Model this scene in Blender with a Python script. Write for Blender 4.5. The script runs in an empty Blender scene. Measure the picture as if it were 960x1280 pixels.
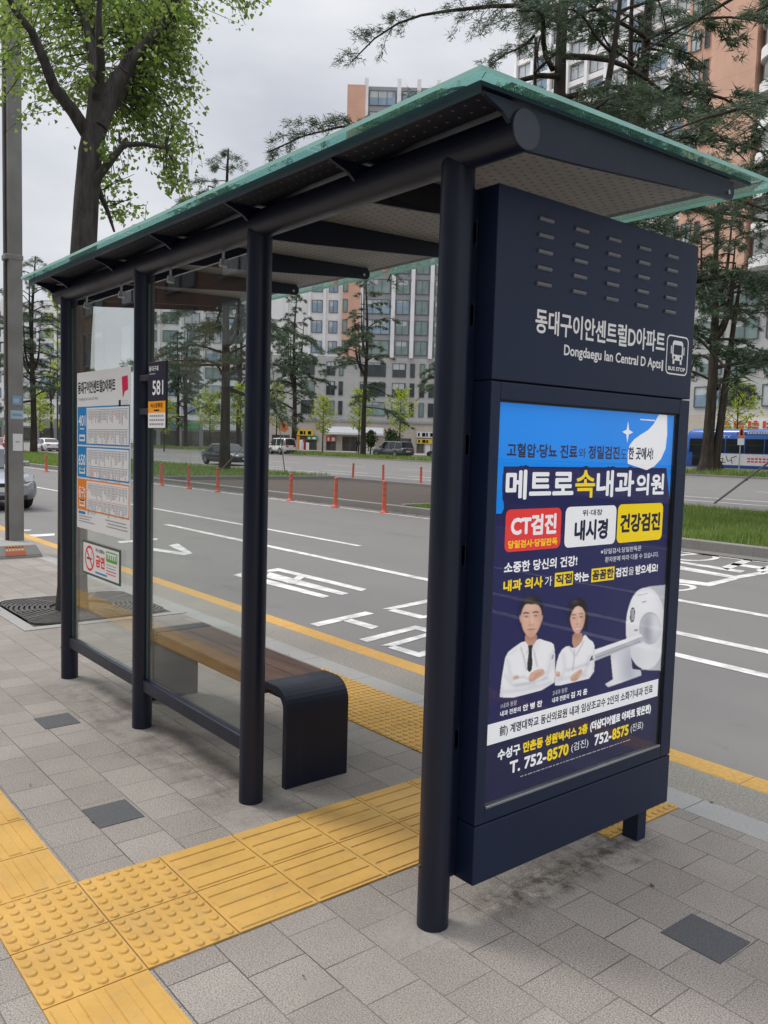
import bpy, bmesh, math, random
import numpy as np
from mathutils import Vector, Matrix
PI = math.pi
S = bpy.context.scene
COL = S.collection
random.seed(7); RNG = np.random.default_rng(7)

# ------------------------------------------------------------------ camera
F_PX, IW, IH = 1047.14, 960.0, 1280.0
YAW, PITCH, ROLL = 0.885808, -0.0797612, 0.0285593
CAM = Vector((1.88944, -1.79498, 1.54084))
fw = Vector((-math.sin(YAW)*math.cos(PITCH), math.cos(YAW)*math.cos(PITCH), math.sin(PITCH)))
rt0 = Vector((math.cos(YAW), math.sin(YAW), 0)); up0 = rt0.cross(fw)
rt = rt0*math.cos(ROLL) + up0*math.sin(ROLL); up = up0*math.cos(ROLL) - rt0*math.sin(ROLL)
cd = bpy.data.cameras.new('camera'); cam = bpy.data.objects.new('camera', cd); COL.objects.link(cam)
m = Matrix((rt, up, -fw)).transposed().to_4x4(); m.translation = CAM; cam.matrix_world = m
cd.sensor_fit = 'VERTICAL'; cd.sensor_height = 24.0; cd.lens = F_PX/IH*24.0
cd.clip_start = 0.05; cd.clip_end = 3000
S.camera = cam

def on(px, py, axis, val):          # where the sight line of a photo pixel meets the plane axis = val
    d = fw*F_PX + rt*(px-IW/2) + up*(IH/2-py)
    k = 'xyz'.index(axis)
    return CAM + d*((val-CAM[k])/d[k])
def deep(px, py, dist):             # the point of that sight line at a depth
    return CAM + (fw*F_PX + rt*(px-IW/2) + up*(IH/2-py))*(dist/F_PX)

# ------------------------------------------------------------------ light
SUN_EL, SUN_AZ = math.radians(52), math.radians(243)      # azimuth from +y towards +x
W = bpy.data.worlds.new('World'); S.world = W; W.use_nodes = True
nt = W.node_tree; N = nt.nodes; L = nt.links
bg = N['Background']
sky = N.new('ShaderNodeTexSky'); sky.sky_type = 'NISHITA'; sky.sun_disc = False
sky.sun_elevation = SUN_EL; sky.sun_rotation = SUN_AZ
tc = N.new('ShaderNodeTexCoord')
mp = N.new('ShaderNodeMapping'); mp.inputs['Scale'].default_value = (1.0, 1.0, 2.6)
L.new(tc.outputs['Generated'], mp.inputs['Vector'])
n1 = N.new('ShaderNodeTexNoise'); n1.inputs['Scale'].default_value = 2.3; n1.inputs['Detail'].default_value = 7; n1.inputs['Roughness'].default_value = .55
L.new(mp.outputs['Vector'], n1.inputs['Vector'])
r1 = N.new('ShaderNodeValToRGB')
for pos, c in ((.30, (5.2, 5.4, 6.05, 1)), (.50, (6.1, 6.25, 6.8, 1)), (.70, (7.9, 8.0, 8.2, 1))):
    e = r1.color_ramp.elements[0] if pos == .30 else (r1.color_ramp.elements[1] if pos == .70 else r1.color_ramp.elements.new(pos))
    e.position = pos; e.color = c
L.new(n1.outputs['Fac'], r1.inputs['Fac'])
n2 = N.new('ShaderNodeTexNoise'); n2.inputs['Scale'].default_value = 1.4; n2.inputs['Detail'].default_value = 4
L.new(mp.outputs['Vector'], n2.inputs['Vector'])
r2 = N.new('ShaderNodeMapRange'); r2.inputs['From Min'].default_value = .3; r2.inputs['From Max'].default_value = .5
r2.inputs['To Min'].default_value = .86; r2.inputs['To Max'].default_value = .98
L.new(n2.outputs['Fac'], r2.inputs['Value'])
mx = N.new('ShaderNodeMix'); mx.data_type = 'RGBA'
L.new(r2.outputs['Result'], mx.inputs['Factor']); L.new(sky.outputs['Color'], mx.inputs['A']); L.new(r1.outputs['Color'], mx.inputs['B'])
# an overcast sky is brighter towards the zenith
sx = N.new('ShaderNodeSeparateXYZ'); L.new(tc.outputs['Generated'], sx.inputs[0])
zp = N.new('ShaderNodeMath'); zp.operation = 'POWER'; zp.inputs[1].default_value = 4.0; zc = N.new('ShaderNodeClamp'); L.new(sx.outputs['Z'], zc.inputs['Value']); L.new(zc.outputs[0], zp.inputs[0])
zr = N.new('ShaderNodeMath'); zr.operation = 'MULTIPLY_ADD'; zr.inputs[1].default_value = 2.6; zr.inputs[2].default_value = 1.0; L.new(zp.outputs[0], zr.inputs[0])
vm = N.new('ShaderNodeVectorMath'); vm.operation = 'SCALE'; L.new(mx.outputs['Result'], vm.inputs[0]); L.new(zr.outputs[0], vm.inputs['Scale'])
L.new(vm.outputs[0], bg.inputs['Color']); bg.inputs['Strength'].default_value = 0.1
sl = bpy.data.lights.new('sun', 'SUN'); so = bpy.data.objects.new('sun', sl); COL.objects.link(so)
sl.energy = 2.0; sl.angle = math.radians(16); sl.color = (1, .95, .88)
sd = Vector((math.sin(SUN_AZ)*math.cos(SUN_EL), math.cos(SUN_AZ)*math.cos(SUN_EL), math.sin(SUN_EL)))
so.rotation_euler = sd.to_track_quat('Z', 'Y').to_euler(); so.location = (0, 0, 60)
S.view_settings.view_transform = 'Standard'; S.view_settings.look = 'None'
S.view_settings.exposure = 0.07; S.view_settings.gamma = 1.0; S.view_settings.use_curve_mapping = False
S.render.engine = 'CYCLES'; S.cycles.use_denoising = True
S.cycles.max_bounces = 10; S.cycles.transparent_max_bounces = 24; S.cycles.caustics_reflective = False; S.cycles.caustics_refractive = False

# ------------------------------------------------------------------ helpers
class MB:
    def __init__(s): s.v = []; s.f = []; s.m = []; s.sm = []
    def add(s, vs, fs, mi=0, smooth=False):
        o = len(s.v); s.v += [tuple(v) for v in vs]
        for f in fs: s.f.append(tuple(i+o for i in f)); s.m.append(mi); s.sm.append(smooth)
    def box(s, a, b, mi=0, M=None):
        (x0, y0, z0), (x1, y1, z1) = a, b
        vs = [Vector(p) for p in ((x0,y0,z0),(x1,y0,z0),(x1,y1,z0),(x0,y1,z0),(x0,y0,z1),(x1,y0,z1),(x1,y1,z1),(x0,y1,z1))]
        if M is not None: vs = [M @ v for v in vs]
        s.add(vs, ((3,2,1,0),(4,5,6,7),(0,1,5,4),(1,2,6,5),(2,3,7,6),(3,0,4,7)), mi)
    def tube(s, pts, rad, n=10, mi=0, caps=True, smooth=True):
        pts = [Vector(p) for p in pts]
        if not hasattr(rad, '__len__'): rad = [rad]*len(pts)
        vs = []; ref = None
        for i, p in enumerate(pts):
            t = (pts[min(i+1, len(pts)-1)]-pts[max(i-1, 0)]).normalized()
            if ref is None: ref = Vector((0,0,1)) if abs(t.z) < .9 else Vector((1,0,0))
            a = t.cross(ref).normalized(); b = a.cross(t).normalized(); ref = b
            for k in range(n):
                q = 2*PI*k/n; vs.append(p+(a*math.cos(q)+b*math.sin(q))*rad[i])
        fs = []
        for i in range(len(pts)-1):
            for k in range(n):
                fs.append((i*n+k, i*n+(k+1)%n, (i+1)*n+(k+1)%n, (i+1)*n+k))
        s.add(vs, fs, mi, smooth)
        if caps:
            s.add([vs[k] for k in range(n)], [tuple(range(n))], mi)
            o = (len(pts)-1)*n; s.add([vs[o+k] for k in range(n)], [tuple(reversed(range(n)))], mi)
    def prism(s, poly, fn, d0, d1, mi=0):        # poly in 2D, fn(u, v, d) -> point
        n = len(poly)
        vs = [fn(u, v, d0) for u, v in poly] + [fn(u, v, d1) for u, v in poly]
        fs = [tuple(reversed(range(n))), tuple(range(n, 2*n))] + [(i, (i+1)%n, n+(i+1)%n, n+i) for i in range(n)]
        s.add(vs, fs, mi)
    def sheet(s, pts, mi=0): s.add(pts, [tuple(range(len(pts)))], mi)
    def build(s, name, mats, parent=None, bevel=0, label=None):
        me = bpy.data.meshes.new(name); me.from_pydata(s.v, [], s.f)
        for mt in (mats if isinstance(mats, (list, tuple)) else [mats]): me.materials.append(mt)
        me.polygons.foreach_set('material_index', s.m); me.polygons.foreach_set('use_smooth', s.sm)
        me.update()
        o = bpy.data.objects.new(name, me); COL.objects.link(o)
        if parent: o.parent = parent
        if label: o['label'] = label
        if bevel:
            bm = bmesh.new(); bm.from_mesh(me); bmesh.ops.remove_doubles(bm, verts=bm.verts, dist=1e-5)
            bmesh.ops.recalc_face_normals(bm, faces=bm.faces); bm.to_mesh(me); bm.free()
            b = o.modifiers.new('edge', 'BEVEL'); b.width = bevel; b.segments = 2; b.limit_method = 'ANGLE'; b.angle_limit = .6
        return o
def tag(o, label, cat, group=None):
    o['label'] = label; o['category'] = cat
    if group: o['group'] = group
    return o
def struct(o, kind='structure'): o['kind'] = kind; return o
def empty(name, loc, label, cat, group=None, rz=0):
    o = bpy.data.objects.new(name, None); COL.objects.link(o); o.location = loc; o.rotation_euler = (0, 0, rz)
    o.empty_display_size = .1
    return tag(o, label, cat, group)
def copy_tree(o, parent=None):
    c = o.copy(); COL.objects.link(c)
    if parent: c.parent = parent
    for ch in list(o.children): copy_tree(ch, c)
    return c
def fixloc(root):      # children were built in world coordinates: make them relative to the root
    bpy.context.view_layer.update()
    inv = root.matrix_world.inverted()
    for c in root.children: c.matrix_parent_inverse = inv

# ------------------------------------------------------------------ materials
def lin(r, g, b): return tuple(((c/255/12.92) if c <= 10 else ((c/255+.055)/1.055)**2.4) for c in (r, g, b))
class Mat:
    def __init__(s, name):
        s.m = bpy.data.materials.new(name); s.m.use_nodes = True
        s.t = s.m.node_tree; s.n = s.t.nodes; s.l = s.t.links; s.b = s.n['Principled BSDF']; s.out = s.n['Material Output']
        s._c = None
    def co(s):
        if not s._c: s._c = s.n.new('ShaderNodeTexCoord')
        return s._c.outputs['Object']
    def node(s, typ, ins=None, **kw):
        x = s.n.new(typ)
        for k, v in kw.items(): setattr(x, k, v)
        for k, v in (ins or {}).items():
            if isinstance(v, bpy.types.NodeSocket): s.l.new(v, x.inputs[k])
            else: x.inputs[k].default_value = v
        return x
    def noise(s, scale, detail=4, rough=.55, vec=None):
        return s.node('ShaderNodeTexNoise', {'Vector': vec or s.co(), 'Scale': scale, 'Detail': detail, 'Roughness': rough}).outputs['Fac']
    def math(s, op, a, b=0.0, c=0.0): return s.node('ShaderNodeMath', {0: a, 1: b, 2: c}, operation=op).outputs[0]
    def ramp(s, fac, stops):
        x = s.n.new('ShaderNodeValToRGB'); s.l.new(fac, x.inputs['Fac']); E = x.color_ramp.elements
        for i, (p, c) in enumerate(stops):
            e = E[i] if i < 2 else E.new(p)
            e.position = p; e.color = (*c, 1) if len(c) == 3 else c
        return x.outputs['Color']
    def maprange(s, v, a, b, c=0., d=1.):
        return s.node('ShaderNodeMapRange', {'Value': v, 'From Min': a, 'From Max': b, 'To Min': c, 'To Max': d}).outputs['Result']
    def mix(s, f, a, b, mode='MIX'):
        x = s.n.new('ShaderNodeMix'); x.data_type = 'RGBA'; x.blend_type = mode
        for k, v in (('Factor', f), ('A', a), ('B', b)):
            if isinstance(v, bpy.types.NodeSocket): s.l.new(v, x.inputs[k])
            else: x.inputs[k].default_value = v if k == 'Factor' else (*v, 1) if len(v) == 3 else v
        return x.outputs['Result']
    def set(s, **kw):
        for k, v in kw.items():
            k = {'color': 'Base Color', 'rough': 'Roughness', 'metal': 'Metallic', 'spec': 'Specular IOR Level', 'coat': 'Coat Weight'}.get(k, k)
            if isinstance(v, bpy.types.NodeSocket): s.l.new(v, s.b.inputs[k])
            else: s.b.inputs[k].default_value = (*v, 1) if k == 'Base Color' and len(v) == 3 else v
        return s
    def bump(s, h, strength=.3, dist=.01):
        x = s.node('ShaderNodeBump', {'Height': h, 'Strength': strength, 'Distance': dist}); s.l.new(x.outputs['Normal'], s.b.inputs['Normal']); return s
def simple(name, color, rough=.5, metal=0., var=.12, scale=6., spec=.5, bump=0, bscale=60, coat=0):
    M_ = Mat(name)
    f = M_.noise(scale, 5)
    lo = tuple(c*(1-var) for c in color); hi = tuple(min(1, c*(1+var)) for c in color)
    M_.set(color=M_.ramp(f, ((.3, lo), (.7, hi))), rough=M_.maprange(M_.noise(scale*2.3), .3, .7, rough*.88, min(1, rough*1.12)), metal=metal, spec=spec, coat=coat)
    if bump: M_.bump(M_.noise(bscale, 3), bump, .004)
    return M_.m

NAVY = Mat('navy_powder_coat')
_f = NAVY.noise(2.2, 6, .6)
_sv = NAVY.node('ShaderNodeMapping', {'Vector': NAVY.co(), 'Scale': (26, 26, 1.1)}).outputs[0]; _g = NAVY.noise(1.0, 6, .7, _sv); _sp = NAVY.noise(95, 4, .8)
_c = NAVY.mix(NAVY.maprange(_f, .45, .75, 0, .5), (.0062, .0105, .0275), (.0105, .0150, .031)); _c = NAVY.mix(NAVY.maprange(_g, .54, .78, 0, .16), _c, (.065, .066, .07)); _c = NAVY.mix(NAVY.maprange(_sp, .66, .74, 0, .35), _c, (.10, .10, .10))
NAVY.set(color=_c, rough=NAVY.maprange(NAVY.math('ADD', _f, NAVY.math('MULTIPLY', _g, .5)), .45, 1.0, .25, .55), spec=.4)
NAVY.bump(NAVY.noise(420, 2), .05, .001)
NAVY = NAVY.m
NAVYP = Mat('navy_panel_coat')
_f = NAVYP.noise(1.7, 6, .6)
_sv = NAVYP.node('ShaderNodeMapping', {'Vector': NAVYP.co(), 'Scale': (22, 22, .8)}).outputs[0]; _g = NAVYP.noise(1.0, 6, .7, _sv); _sp = NAVYP.noise(95, 4, .8)
_c = NAVYP.mix(NAVYP.maprange(_f, .42, .75, 0, .7), (.0105, .0205, .056), (.016, .026, .056)); _c = NAVYP.mix(NAVYP.maprange(_g, .52, .78, 0, .12), _c, (.07, .072, .08)); _c = NAVYP.mix(NAVYP.maprange(_sp, .66, .74, 0, .3), _c, (.10, .10, .11))
NAVYP.set(color=_c, rough=NAVYP.maprange(NAVYP.math('ADD', _f, NAVYP.math('MULTIPLY', _g, .5)), .45, 1.0, .27, .55), spec=.33)
NAVYP.bump(NAVYP.noise(420, 2), .05, .001)
NAVYP = NAVYP.m
BLACK = simple('black_rubber', (.008, .008, .009), .6)
STEEL = simple('brushed_steel', (.45, .46, .47), .32, 1.0)
ALU = simple('aluminium_lip', (.4, .41, .42), .4, .8)

def perforated(name, base, hole, pitch, r):
    M_ = Mat(name); sp = M_.node('ShaderNodeSeparateXYZ', {0: M_.co()})
    row = M_.math('FLOOR', M_.math('DIVIDE', sp.outputs['Y'], pitch))
    xo = M_.math('ADD', M_.math('DIVIDE', sp.outputs['X'], pitch), M_.math('MULTIPLY', M_.math('MODULO', M_.math('ABSOLUTE', row), 2.0), .5))
    fx = M_.math('SUBTRACT', M_.math('FRACT', xo), .5)
    fy = M_.math('SUBTRACT', M_.math('FRACT', M_.math('DIVIDE', sp.outputs['Y'], pitch)), .5)
    d = M_.math('SQRT', M_.math('ADD', M_.math('MULTIPLY', fx, fx), M_.math('MULTIPLY', fy, fy)))
    msk = M_.math('LESS_THAN', d, r)
    f = M_.noise(3.5, 6)
    b = M_.ramp(f, ((.3, tuple(c*.75 for c in base)), (.7, base)))
    M_.set(color=M_.mix(msk, b, hole), rough=.6, spec=.3)
    return M_.m
CEIL = perforated('perforated_grey_ceiling', (.28, .285, .295), (.13, .13, .135), .042, .19)
SOFF = perforated('perforated_shaded_soffit', (.014, .017, .028), (.12, .12, .13), .05, .09)  # same sheet as the ceiling, its shade put into the dark colour

def glassmat(name, tint, gloss_tint=(1, 1, 1), rough=.0, diff=0., diffc=(.5, .5, .5), ior=1.45, dirt=0.):
    M_ = Mat(name); M_.n.remove(M_.b)
    tr = M_.node('ShaderNodeBsdfTransparent', {'Color': (*tint, 1)})
    gl = M_.node('ShaderNodeBsdfGlossy', {'Color': (*gloss_tint, 1), 'Roughness': rough})
    lw = M_.node('ShaderNodeLayerWeight', {'Blend': .5}).outputs['Facing']; f0 = ((ior-1)/(ior+1))**2
    fr = M_.math('MULTIPLY_ADD', M_.math('POWER', lw, 5.0), 1-f0, f0)
    mxs = M_.node('ShaderNodeMixShader', {0: fr, 1: tr.outputs[0], 2: gl.outputs[0]})
    last = mxs
    if diff or dirt:
        df = M_.node('ShaderNodeBsdfDiffuse', {'Color': (*diffc, 1)})
        f = M_.maprange(M_.noise(2.5, 7, .65), .42, .75, diff, diff+dirt)
        last = M_.node('ShaderNodeMixShader', {0: f, 1: mxs.outputs[0], 2: df.outputs[0]})
    M_.l.new(last.outputs[0], M_.out.inputs['Surface'])
    return M_.m
PANE = glassmat('clear_shelter_glass', (.9, .93, .92), diff=.004, dirt=.03, diffc=(.5, .5, .48))
PANE_E = glassmat('pane_edge', (.25, .45, .4), diff=.5, diffc=(.2, .34, .3))
TEAL = glassmat('teal_roof_glass', (.62, .88, .83), diff=.13, dirt=.06, diffc=(.40, .68, .61), ior=1.5)
TEAL_E = simple('teal_glass_edge', (.30, .58, .52), .22)

WHITE_P = Mat('worn_white_road_paint')
_s = WHITE_P.noise(5, 9, .75); _h = WHITE_P.noise(150, 3)
WHITE_P.set(color=WHITE_P.mix(WHITE_P.maprange(WHITE_P.math('ADD', _s, WHITE_P.math('MULTIPLY', _h, .35)), .58, .82, 0, .85), (.74, .73, .70), (.30, .295, .29)), rough=.75)
WHITE_P = WHITE_P.m

ASPH = Mat('asphalt')
_a = ASPH.noise(260, 3, .8); _b = ASPH.noise(.7, 6, .6); _c = ASPH.noise(.16, 3)
_base = ASPH.ramp(_a, ((.32, (.085, .081, .078)), (.5, (.17, .163, .157)), (.72, (.33, .318, .306))))
_mp = ASPH.node('ShaderNodeMapping', {'Vector': ASPH.co(), 'Scale': (.05, 1.1, 1)}).outputs[0]
_st = ASPH.noise(1.0, 4, .6, _mp)
_base = ASPH.mix(ASPH.maprange(_b, .35, .7, 0, .4), _base, (.20, .192, .184))
_base = ASPH.mix(ASPH.maprange(_st, .45, .7, 0, .35), _base, (.145, .142, .14))
_cr = ASPH.node('ShaderNodeTexVoronoi', {'Vector': ASPH.node('ShaderNodeVectorMath', {0: ASPH.co(), 1: ASPH.node('ShaderNodeVectorMath', {0: ASPH.node('ShaderNodeTexNoise', {'Vector': ASPH.co(), 'Scale': 1.3, 'Detail': 5.0}).outputs['Color'], 'Scale': 1.6}, operation='SCALE').outputs[0]}, operation='ADD').outputs[0], 'Scale': .23}, feature='DISTANCE_TO_EDGE').outputs['Distance']
_base = ASPH.mix(ASPH.math('MULTIPLY', ASPH.maprange(_cr, .006, .002), ASPH.maprange(_b, .52, .66, 0, .4)), _base, (.09, .087, .084))
_oil = ASPH.noise(.9, 5, .7, ASPH.node('ShaderNodeMapping', {'Vector': ASPH.co(), 'Scale': (.5, 1.5, 1), 'Location': (4, 2, 0)}).outputs[0])
_base = ASPH.mix(ASPH.maprange(_oil, .60, .72, 0, .5), _base, (.09, .087, .084))
ASPH.set(color=_base, rough=.82, spec=.35); ASPH.bump(_a, .35, .006); ASPH = ASPH.m

def pavers():
    M_ = Mat('grey_pavers'); c = M_.co()
    br = M_.node('ShaderNodeTexBrick', {'Vector': M_.node('ShaderNodeVectorMath', {0: M_.node('ShaderNodeMapping', {'Vector': c, 'Location': (-.087, .015, 0)}).outputs[0], 1: M_.node('ShaderNodeVectorMath', {0: M_.node('ShaderNodeTexNoise', {'Vector': c, 'Scale': 55.0, 'Detail': 3.0}).outputs['Color'], 'Scale': .0032}, operation='SCALE').outputs[0]}, operation='ADD').outputs[0],
        'Color1': (0, 0, 0, 1), 'Color2': (1, 1, 1, 1), 'Mortar': (.5, .5, .5, 1), 'Scale': 1.0, 'Mortar Size': .0024, 'Mortar Smooth': .3, 'Bias': 0.0, 'Brick Width': .2, 'Row Height': .2}, offset=.5)
    tone = M_.ramp(br.outputs['Color'], ((0., (.215, .184, .157)), (.5, (.250, .217, .187)), (1., (.300, .264, .231))))
    sp = M_.noise(210, 3, .85)
    tone = M_.mix(M_.maprange(sp, .46, .62, .0, 1.0), tone, M_.mix(.7, tone, (.52, .50, .47)))
    tone = M_.mix(M_.maprange(M_.noise(190, 2, .8, M_.node('ShaderNodeMapping', {'Vector': c, 'Location': (3, 7, 1)}).outputs[0]), .53, .63, 0, .85), tone, (.085, .076, .067))
    big = M_.noise(1.1, 6, .65)
    tone = M_.mix(M_.maprange(big, .40, .72, 0, .5), tone, (.17, .152, .132))
    # dark irregular strips below panel and rail, and cement smeared round the post feet
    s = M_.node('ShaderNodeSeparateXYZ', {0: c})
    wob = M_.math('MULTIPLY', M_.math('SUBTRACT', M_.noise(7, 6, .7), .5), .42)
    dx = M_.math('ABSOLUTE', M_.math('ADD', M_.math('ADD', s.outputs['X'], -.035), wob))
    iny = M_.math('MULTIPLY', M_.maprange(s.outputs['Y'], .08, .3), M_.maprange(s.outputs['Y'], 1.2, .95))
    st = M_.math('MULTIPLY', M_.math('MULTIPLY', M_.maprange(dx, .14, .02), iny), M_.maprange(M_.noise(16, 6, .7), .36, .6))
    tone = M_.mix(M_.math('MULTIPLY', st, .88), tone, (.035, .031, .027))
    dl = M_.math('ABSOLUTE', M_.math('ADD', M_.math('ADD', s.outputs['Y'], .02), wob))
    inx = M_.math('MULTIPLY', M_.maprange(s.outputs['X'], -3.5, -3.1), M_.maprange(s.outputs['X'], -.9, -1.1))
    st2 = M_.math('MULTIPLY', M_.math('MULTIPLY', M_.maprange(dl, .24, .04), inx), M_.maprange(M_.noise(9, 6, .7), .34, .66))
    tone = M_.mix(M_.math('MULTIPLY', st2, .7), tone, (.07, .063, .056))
    mort = M_.mix(M_.maprange(M_.noise(3, 3), .4, .6), (.085, .078, .07), (.19, .175, .158))
    col = M_.mix(br.outputs['Fac'], tone, mort)
    pads = None
    for X in (-3.446, -2.308, -1.158, 0.0):
        q = M_.node('ShaderNodeVectorMath', {0: c, 1: (X, 0, 0)}, operation='DISTANCE').outputs['Value']
        k = M_.maprange(M_.math('ADD', q, wob), .17, .13)
        pads = k if pads is None else M_.math('MAXIMUM', pads, k)
    col = M_.mix(M_.math('MULTIPLY', pads, .55), col, M_.ramp(M_.noise(45, 6), ((.3, (.22, .205, .185)), (.7, (.33, .31, .28)))))
    M_.set(color=col, rough=.86, spec=.3)
    h = M_.math('ADD', M_.math('MULTIPLY', M_.math('SUBTRACT', 1.0, br.outputs['Fac']), 1.0), M_.math('MULTIPLY', sp, .22))
    M_.bump(h, .55, .005); return M_.m
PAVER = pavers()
DARKPV = simple('dark_basalt_paver', (.082, .085, .09), .85, 0, .35, 240, bump=.5, bscale=300)
TACT = Mat('yellow_tactile_tile')
_f = TACT.noise(3.1, 7, .65); _g = TACT.noise(240, 2)
_c = TACT.ramp(_f, ((.28, (.44, .252, .062)), (.5, (.535, .315, .076)), (.75, (.60, .36, .10))))
_c = TACT.mix(TACT.maprange(TACT.noise(11, 8, .75), .50, .74, 0, .5), _c, (.36, .235, .115)); _c = TACT.mix(TACT.maprange(TACT.noise(1.1, 6, .7), .48, .72, 0, .45), _c, (.40, .27, .13)); _c = TACT.mix(TACT.maprange(TACT.noise(60, 5, .8), .62, .70, 0, .7), _c, (.14, .10, .06))
TACT.set(color=_c, rough=.72, spec=.35); TACT.bump(_g, .2, .002); TACT = TACT.m
def stone(name, c, sc, var, joint=0., jcol=(.1, .095, .085)):
    M_ = Mat(name); n_ = M_.noise(sc, 3, .75); bigf = M_.noise(1.3, 6, .6)
    t = M_.ramp(n_, ((.3, tuple(k*(1-var) for k in c)), (.55, c), (.75, tuple(min(1, k*(1+var)) for k in c))))
    t = M_.mix(M_.maprange(bigf, .42, .75, 0, .4), t, tuple(k*.6 for k in c))
    if joint:
        x = M_.node('ShaderNodeSeparateXYZ', {0: M_.co()}).outputs['X']
        j = M_.math('LESS_THAN', M_.math('FRACT', M_.math('DIVIDE', x, joint)), .006/joint)
        t = M_.mix(M_.math('MULTIPLY', j, .8), t, jcol)
    M_.set(color=t, rough=.85, spec=.3); M_.bump(n_, .4, .004); return M_.m
GRAN = stone('granite_edging', (.36, .355, .34), 260, .35, .6)
AGG = stone('exposed_aggregate_concrete', (.30, .275, .24), 95, .5)
KERB_Y = stone('yellow_painted_kerb', (.58, .34, .10), 40, .2, 1.0, (.25, .15, .06))
KERB = stone('grey_concrete_kerb', (.26, .25, .235), 90, .35, 1.0)
SOIL = stone('brown_paved_gap', (.088, .072, .060), 30, .3)
DIRT = stone('green_turf_ground', (.075, .11, .03), 14, .5)
CONC = stone('cast_concrete', (.33, .32, .30), 120, .25)
PAVE2 = stone('far_pavement', (.32, .30, .27), 5, .2)
# ------------------------------------------------------------------ ground
RZ = -0.15
def gz(y):                                            # street level beyond the median climbs gently
    return RZ + max(0.0, y-22.0)*0.012
def strip(name, y0, y1, z0, z1, mat, x0=-420, x1=300, kind='structure', cuts=1):
    b = MB(); 
    b.add([(x0, y0, z0), (x1, y0, z0), (x1, y1, z1), (x0, y1, z1)], [(0, 1, 2, 3)])
    return struct(b.build(name, mat), kind)
b = MB(); b.sheet([(-1500, -1500, -.9), (1500, -1500, -.9), (1500, 1500, -.9), (-1500, 1500, -.9)]); struct(b.build('ground', PAVE2))
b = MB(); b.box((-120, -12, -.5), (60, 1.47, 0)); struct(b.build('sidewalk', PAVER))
b = MB(); b.box((-120, 1.4702, -.5), (60, 1.64, .001)); struct(b.build('sidewalk_edging', GRAN))
b = MB(); b.box((-120, 1.6402, -.5), (60, 1.945, -.001)); struct(b.build('sidewalk_gutter_strip', AGG))
b = MB(); b.box((-120, 1.9452, -.5), (60, 2.115, 0)); struct(b.build('yellow_kerb', KERB_Y, bevel=.012))
strip('road', 2.1, 11.95, RZ, RZ, ASPH)
strip('far_road', 22.0, 47.1, gz(22), gz(47.1), ASPH); strip('far_road', 20.95, 22.0, RZ, RZ, ASPH)
strip('service_road', 52.9, 63.1, gz(52.9), gz(63.1), ASPH)
b = MB(); b.box((-420, 63.0, -.4), (300, 190, gz(63)+.16)); struct(b.build('far_pavement', PAVE2))
# median: two grass beds with kerbs, and a paved gap between them
MY0, MY1 = 11.85, 21.0
GX0, GX1 = -29.6, -14.2
for x0, x1 in ((-420, GX0), (GX1, 300)):
    b = MB(); b.box((x0, MY0+.18, -.5), (x1, MY1-.18, -.02)); struct(b.build('median_turf_ground', DIRT))
b = MB(); b.box((GX0+.18, MY0+.18, -.5), (GX1-.18, MY1-.18, -.09)); struct(b.build('median_gap_paving', SOIL))
b = MB()
b.box((-420, MY0, -.5), (300, MY0+.18, .02)); b.box((-420, MY1-.18, -.5), (300, MY1, .02))
b.box((GX0, MY0+.182, -.5), (GX0+.18, MY1-.182, .06)); b.box((GX1-.18, MY0+.182, -.5), (GX1, MY1-.182, .06))
struct(b.build('median_kerb', KERB, bevel=.015))
V0, V1 = 47.0, 53.0
b = MB(); b.box((-420, V0+.2, -.5), (300, V1-.2, gz(50)+.04)); struct(b.build('verge_turf_ground', DIRT))
b = MB(); b.box((-420, V0, -.5), (300, V0+.2, gz(47)+.12)); b.box((-420, V1-.2, -.5), (300, V1, gz(53)+.16)); struct(b.build('verge_kerb', KERB, bevel=.015))

# painted road markings (flat sheets lying on the asphalt)
b = MB(); PZ = RZ+.004
def paint(pts, z=PZ): b.sheet([(*on(x, y, 'z', z).xy, z) for x, y in pts])
def band(x0, x1, y0, y1, z=PZ): b.sheet([(x0, y0, z), (x1, y0, z), (x1, y1, z), (x0, y1, z)])
band(-13.6, 30, 5.24, 5.38); band(-19.0, -9.1, 6.62, 6.74); band(-3.6, 14, 6.84, 6.98); band(-2.6, 14, 4.46, 4.59)
band(-32, -24, 6.6, 6.72); band(-46, -38, 6.6, 6.72)
band(-120, 60, 11.30, 11.40)
b.sheet([(-120, 25.4, gz(25.4)+.004), (60, 25.4, gz(25.4)+.004), (60, 25.54, gz(25.54)+.004), (-120, 25.54, gz(25.54)+.004)])
for i in range(14):
    x = -104+i*8
    for yy in (27.4, 33.5): 
        b.sheet([(x, yy, gz(yy)+.004), (x+4.5, yy, gz(yy)+.004), (x+4.5, yy+.13, gz(yy+.13)+.004), (x, yy+.13, gz(yy+.13)+.004)])
b.sheet([(-120, 22.4, gz(22.4)+.004), (60, 22.4, gz(22.4)+.004), (60, 22.52, gz(22.52)+.004), (-120, 22.52, gz(22.52)+.004)])
zB = lambda P: [(320+x/3.7667, 560+y/3.7667) for x, y in P]
for P in ([(52,583),(56,573),(105,565),(522,664),(497,674),(108,580)],
          [(52,596),(62,584),(437,684),(405,692),(52,611)],
          [(20,612),(52,618),(347,697),(315,706),(20,632)],
          [(252,828),(515,770),(556,779),(292,840)], [(404,812),(440,802),(578,840),(545,853)],
          [(595,757),(810,712),(810,728),(650,759)], [(620,765),(652,757),(790,789),(840,778),(840,795),(772,803)],
          [(485,900),(750,836),(800,846),(880,868),(850,880),(752,853),(525,913)],
          [(585,930),(800,872),(830,880),(655,932)], [(620,940),(655,930),(765,962),(860,938),(860,958),(770,986)]): paint(zB(P))
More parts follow.
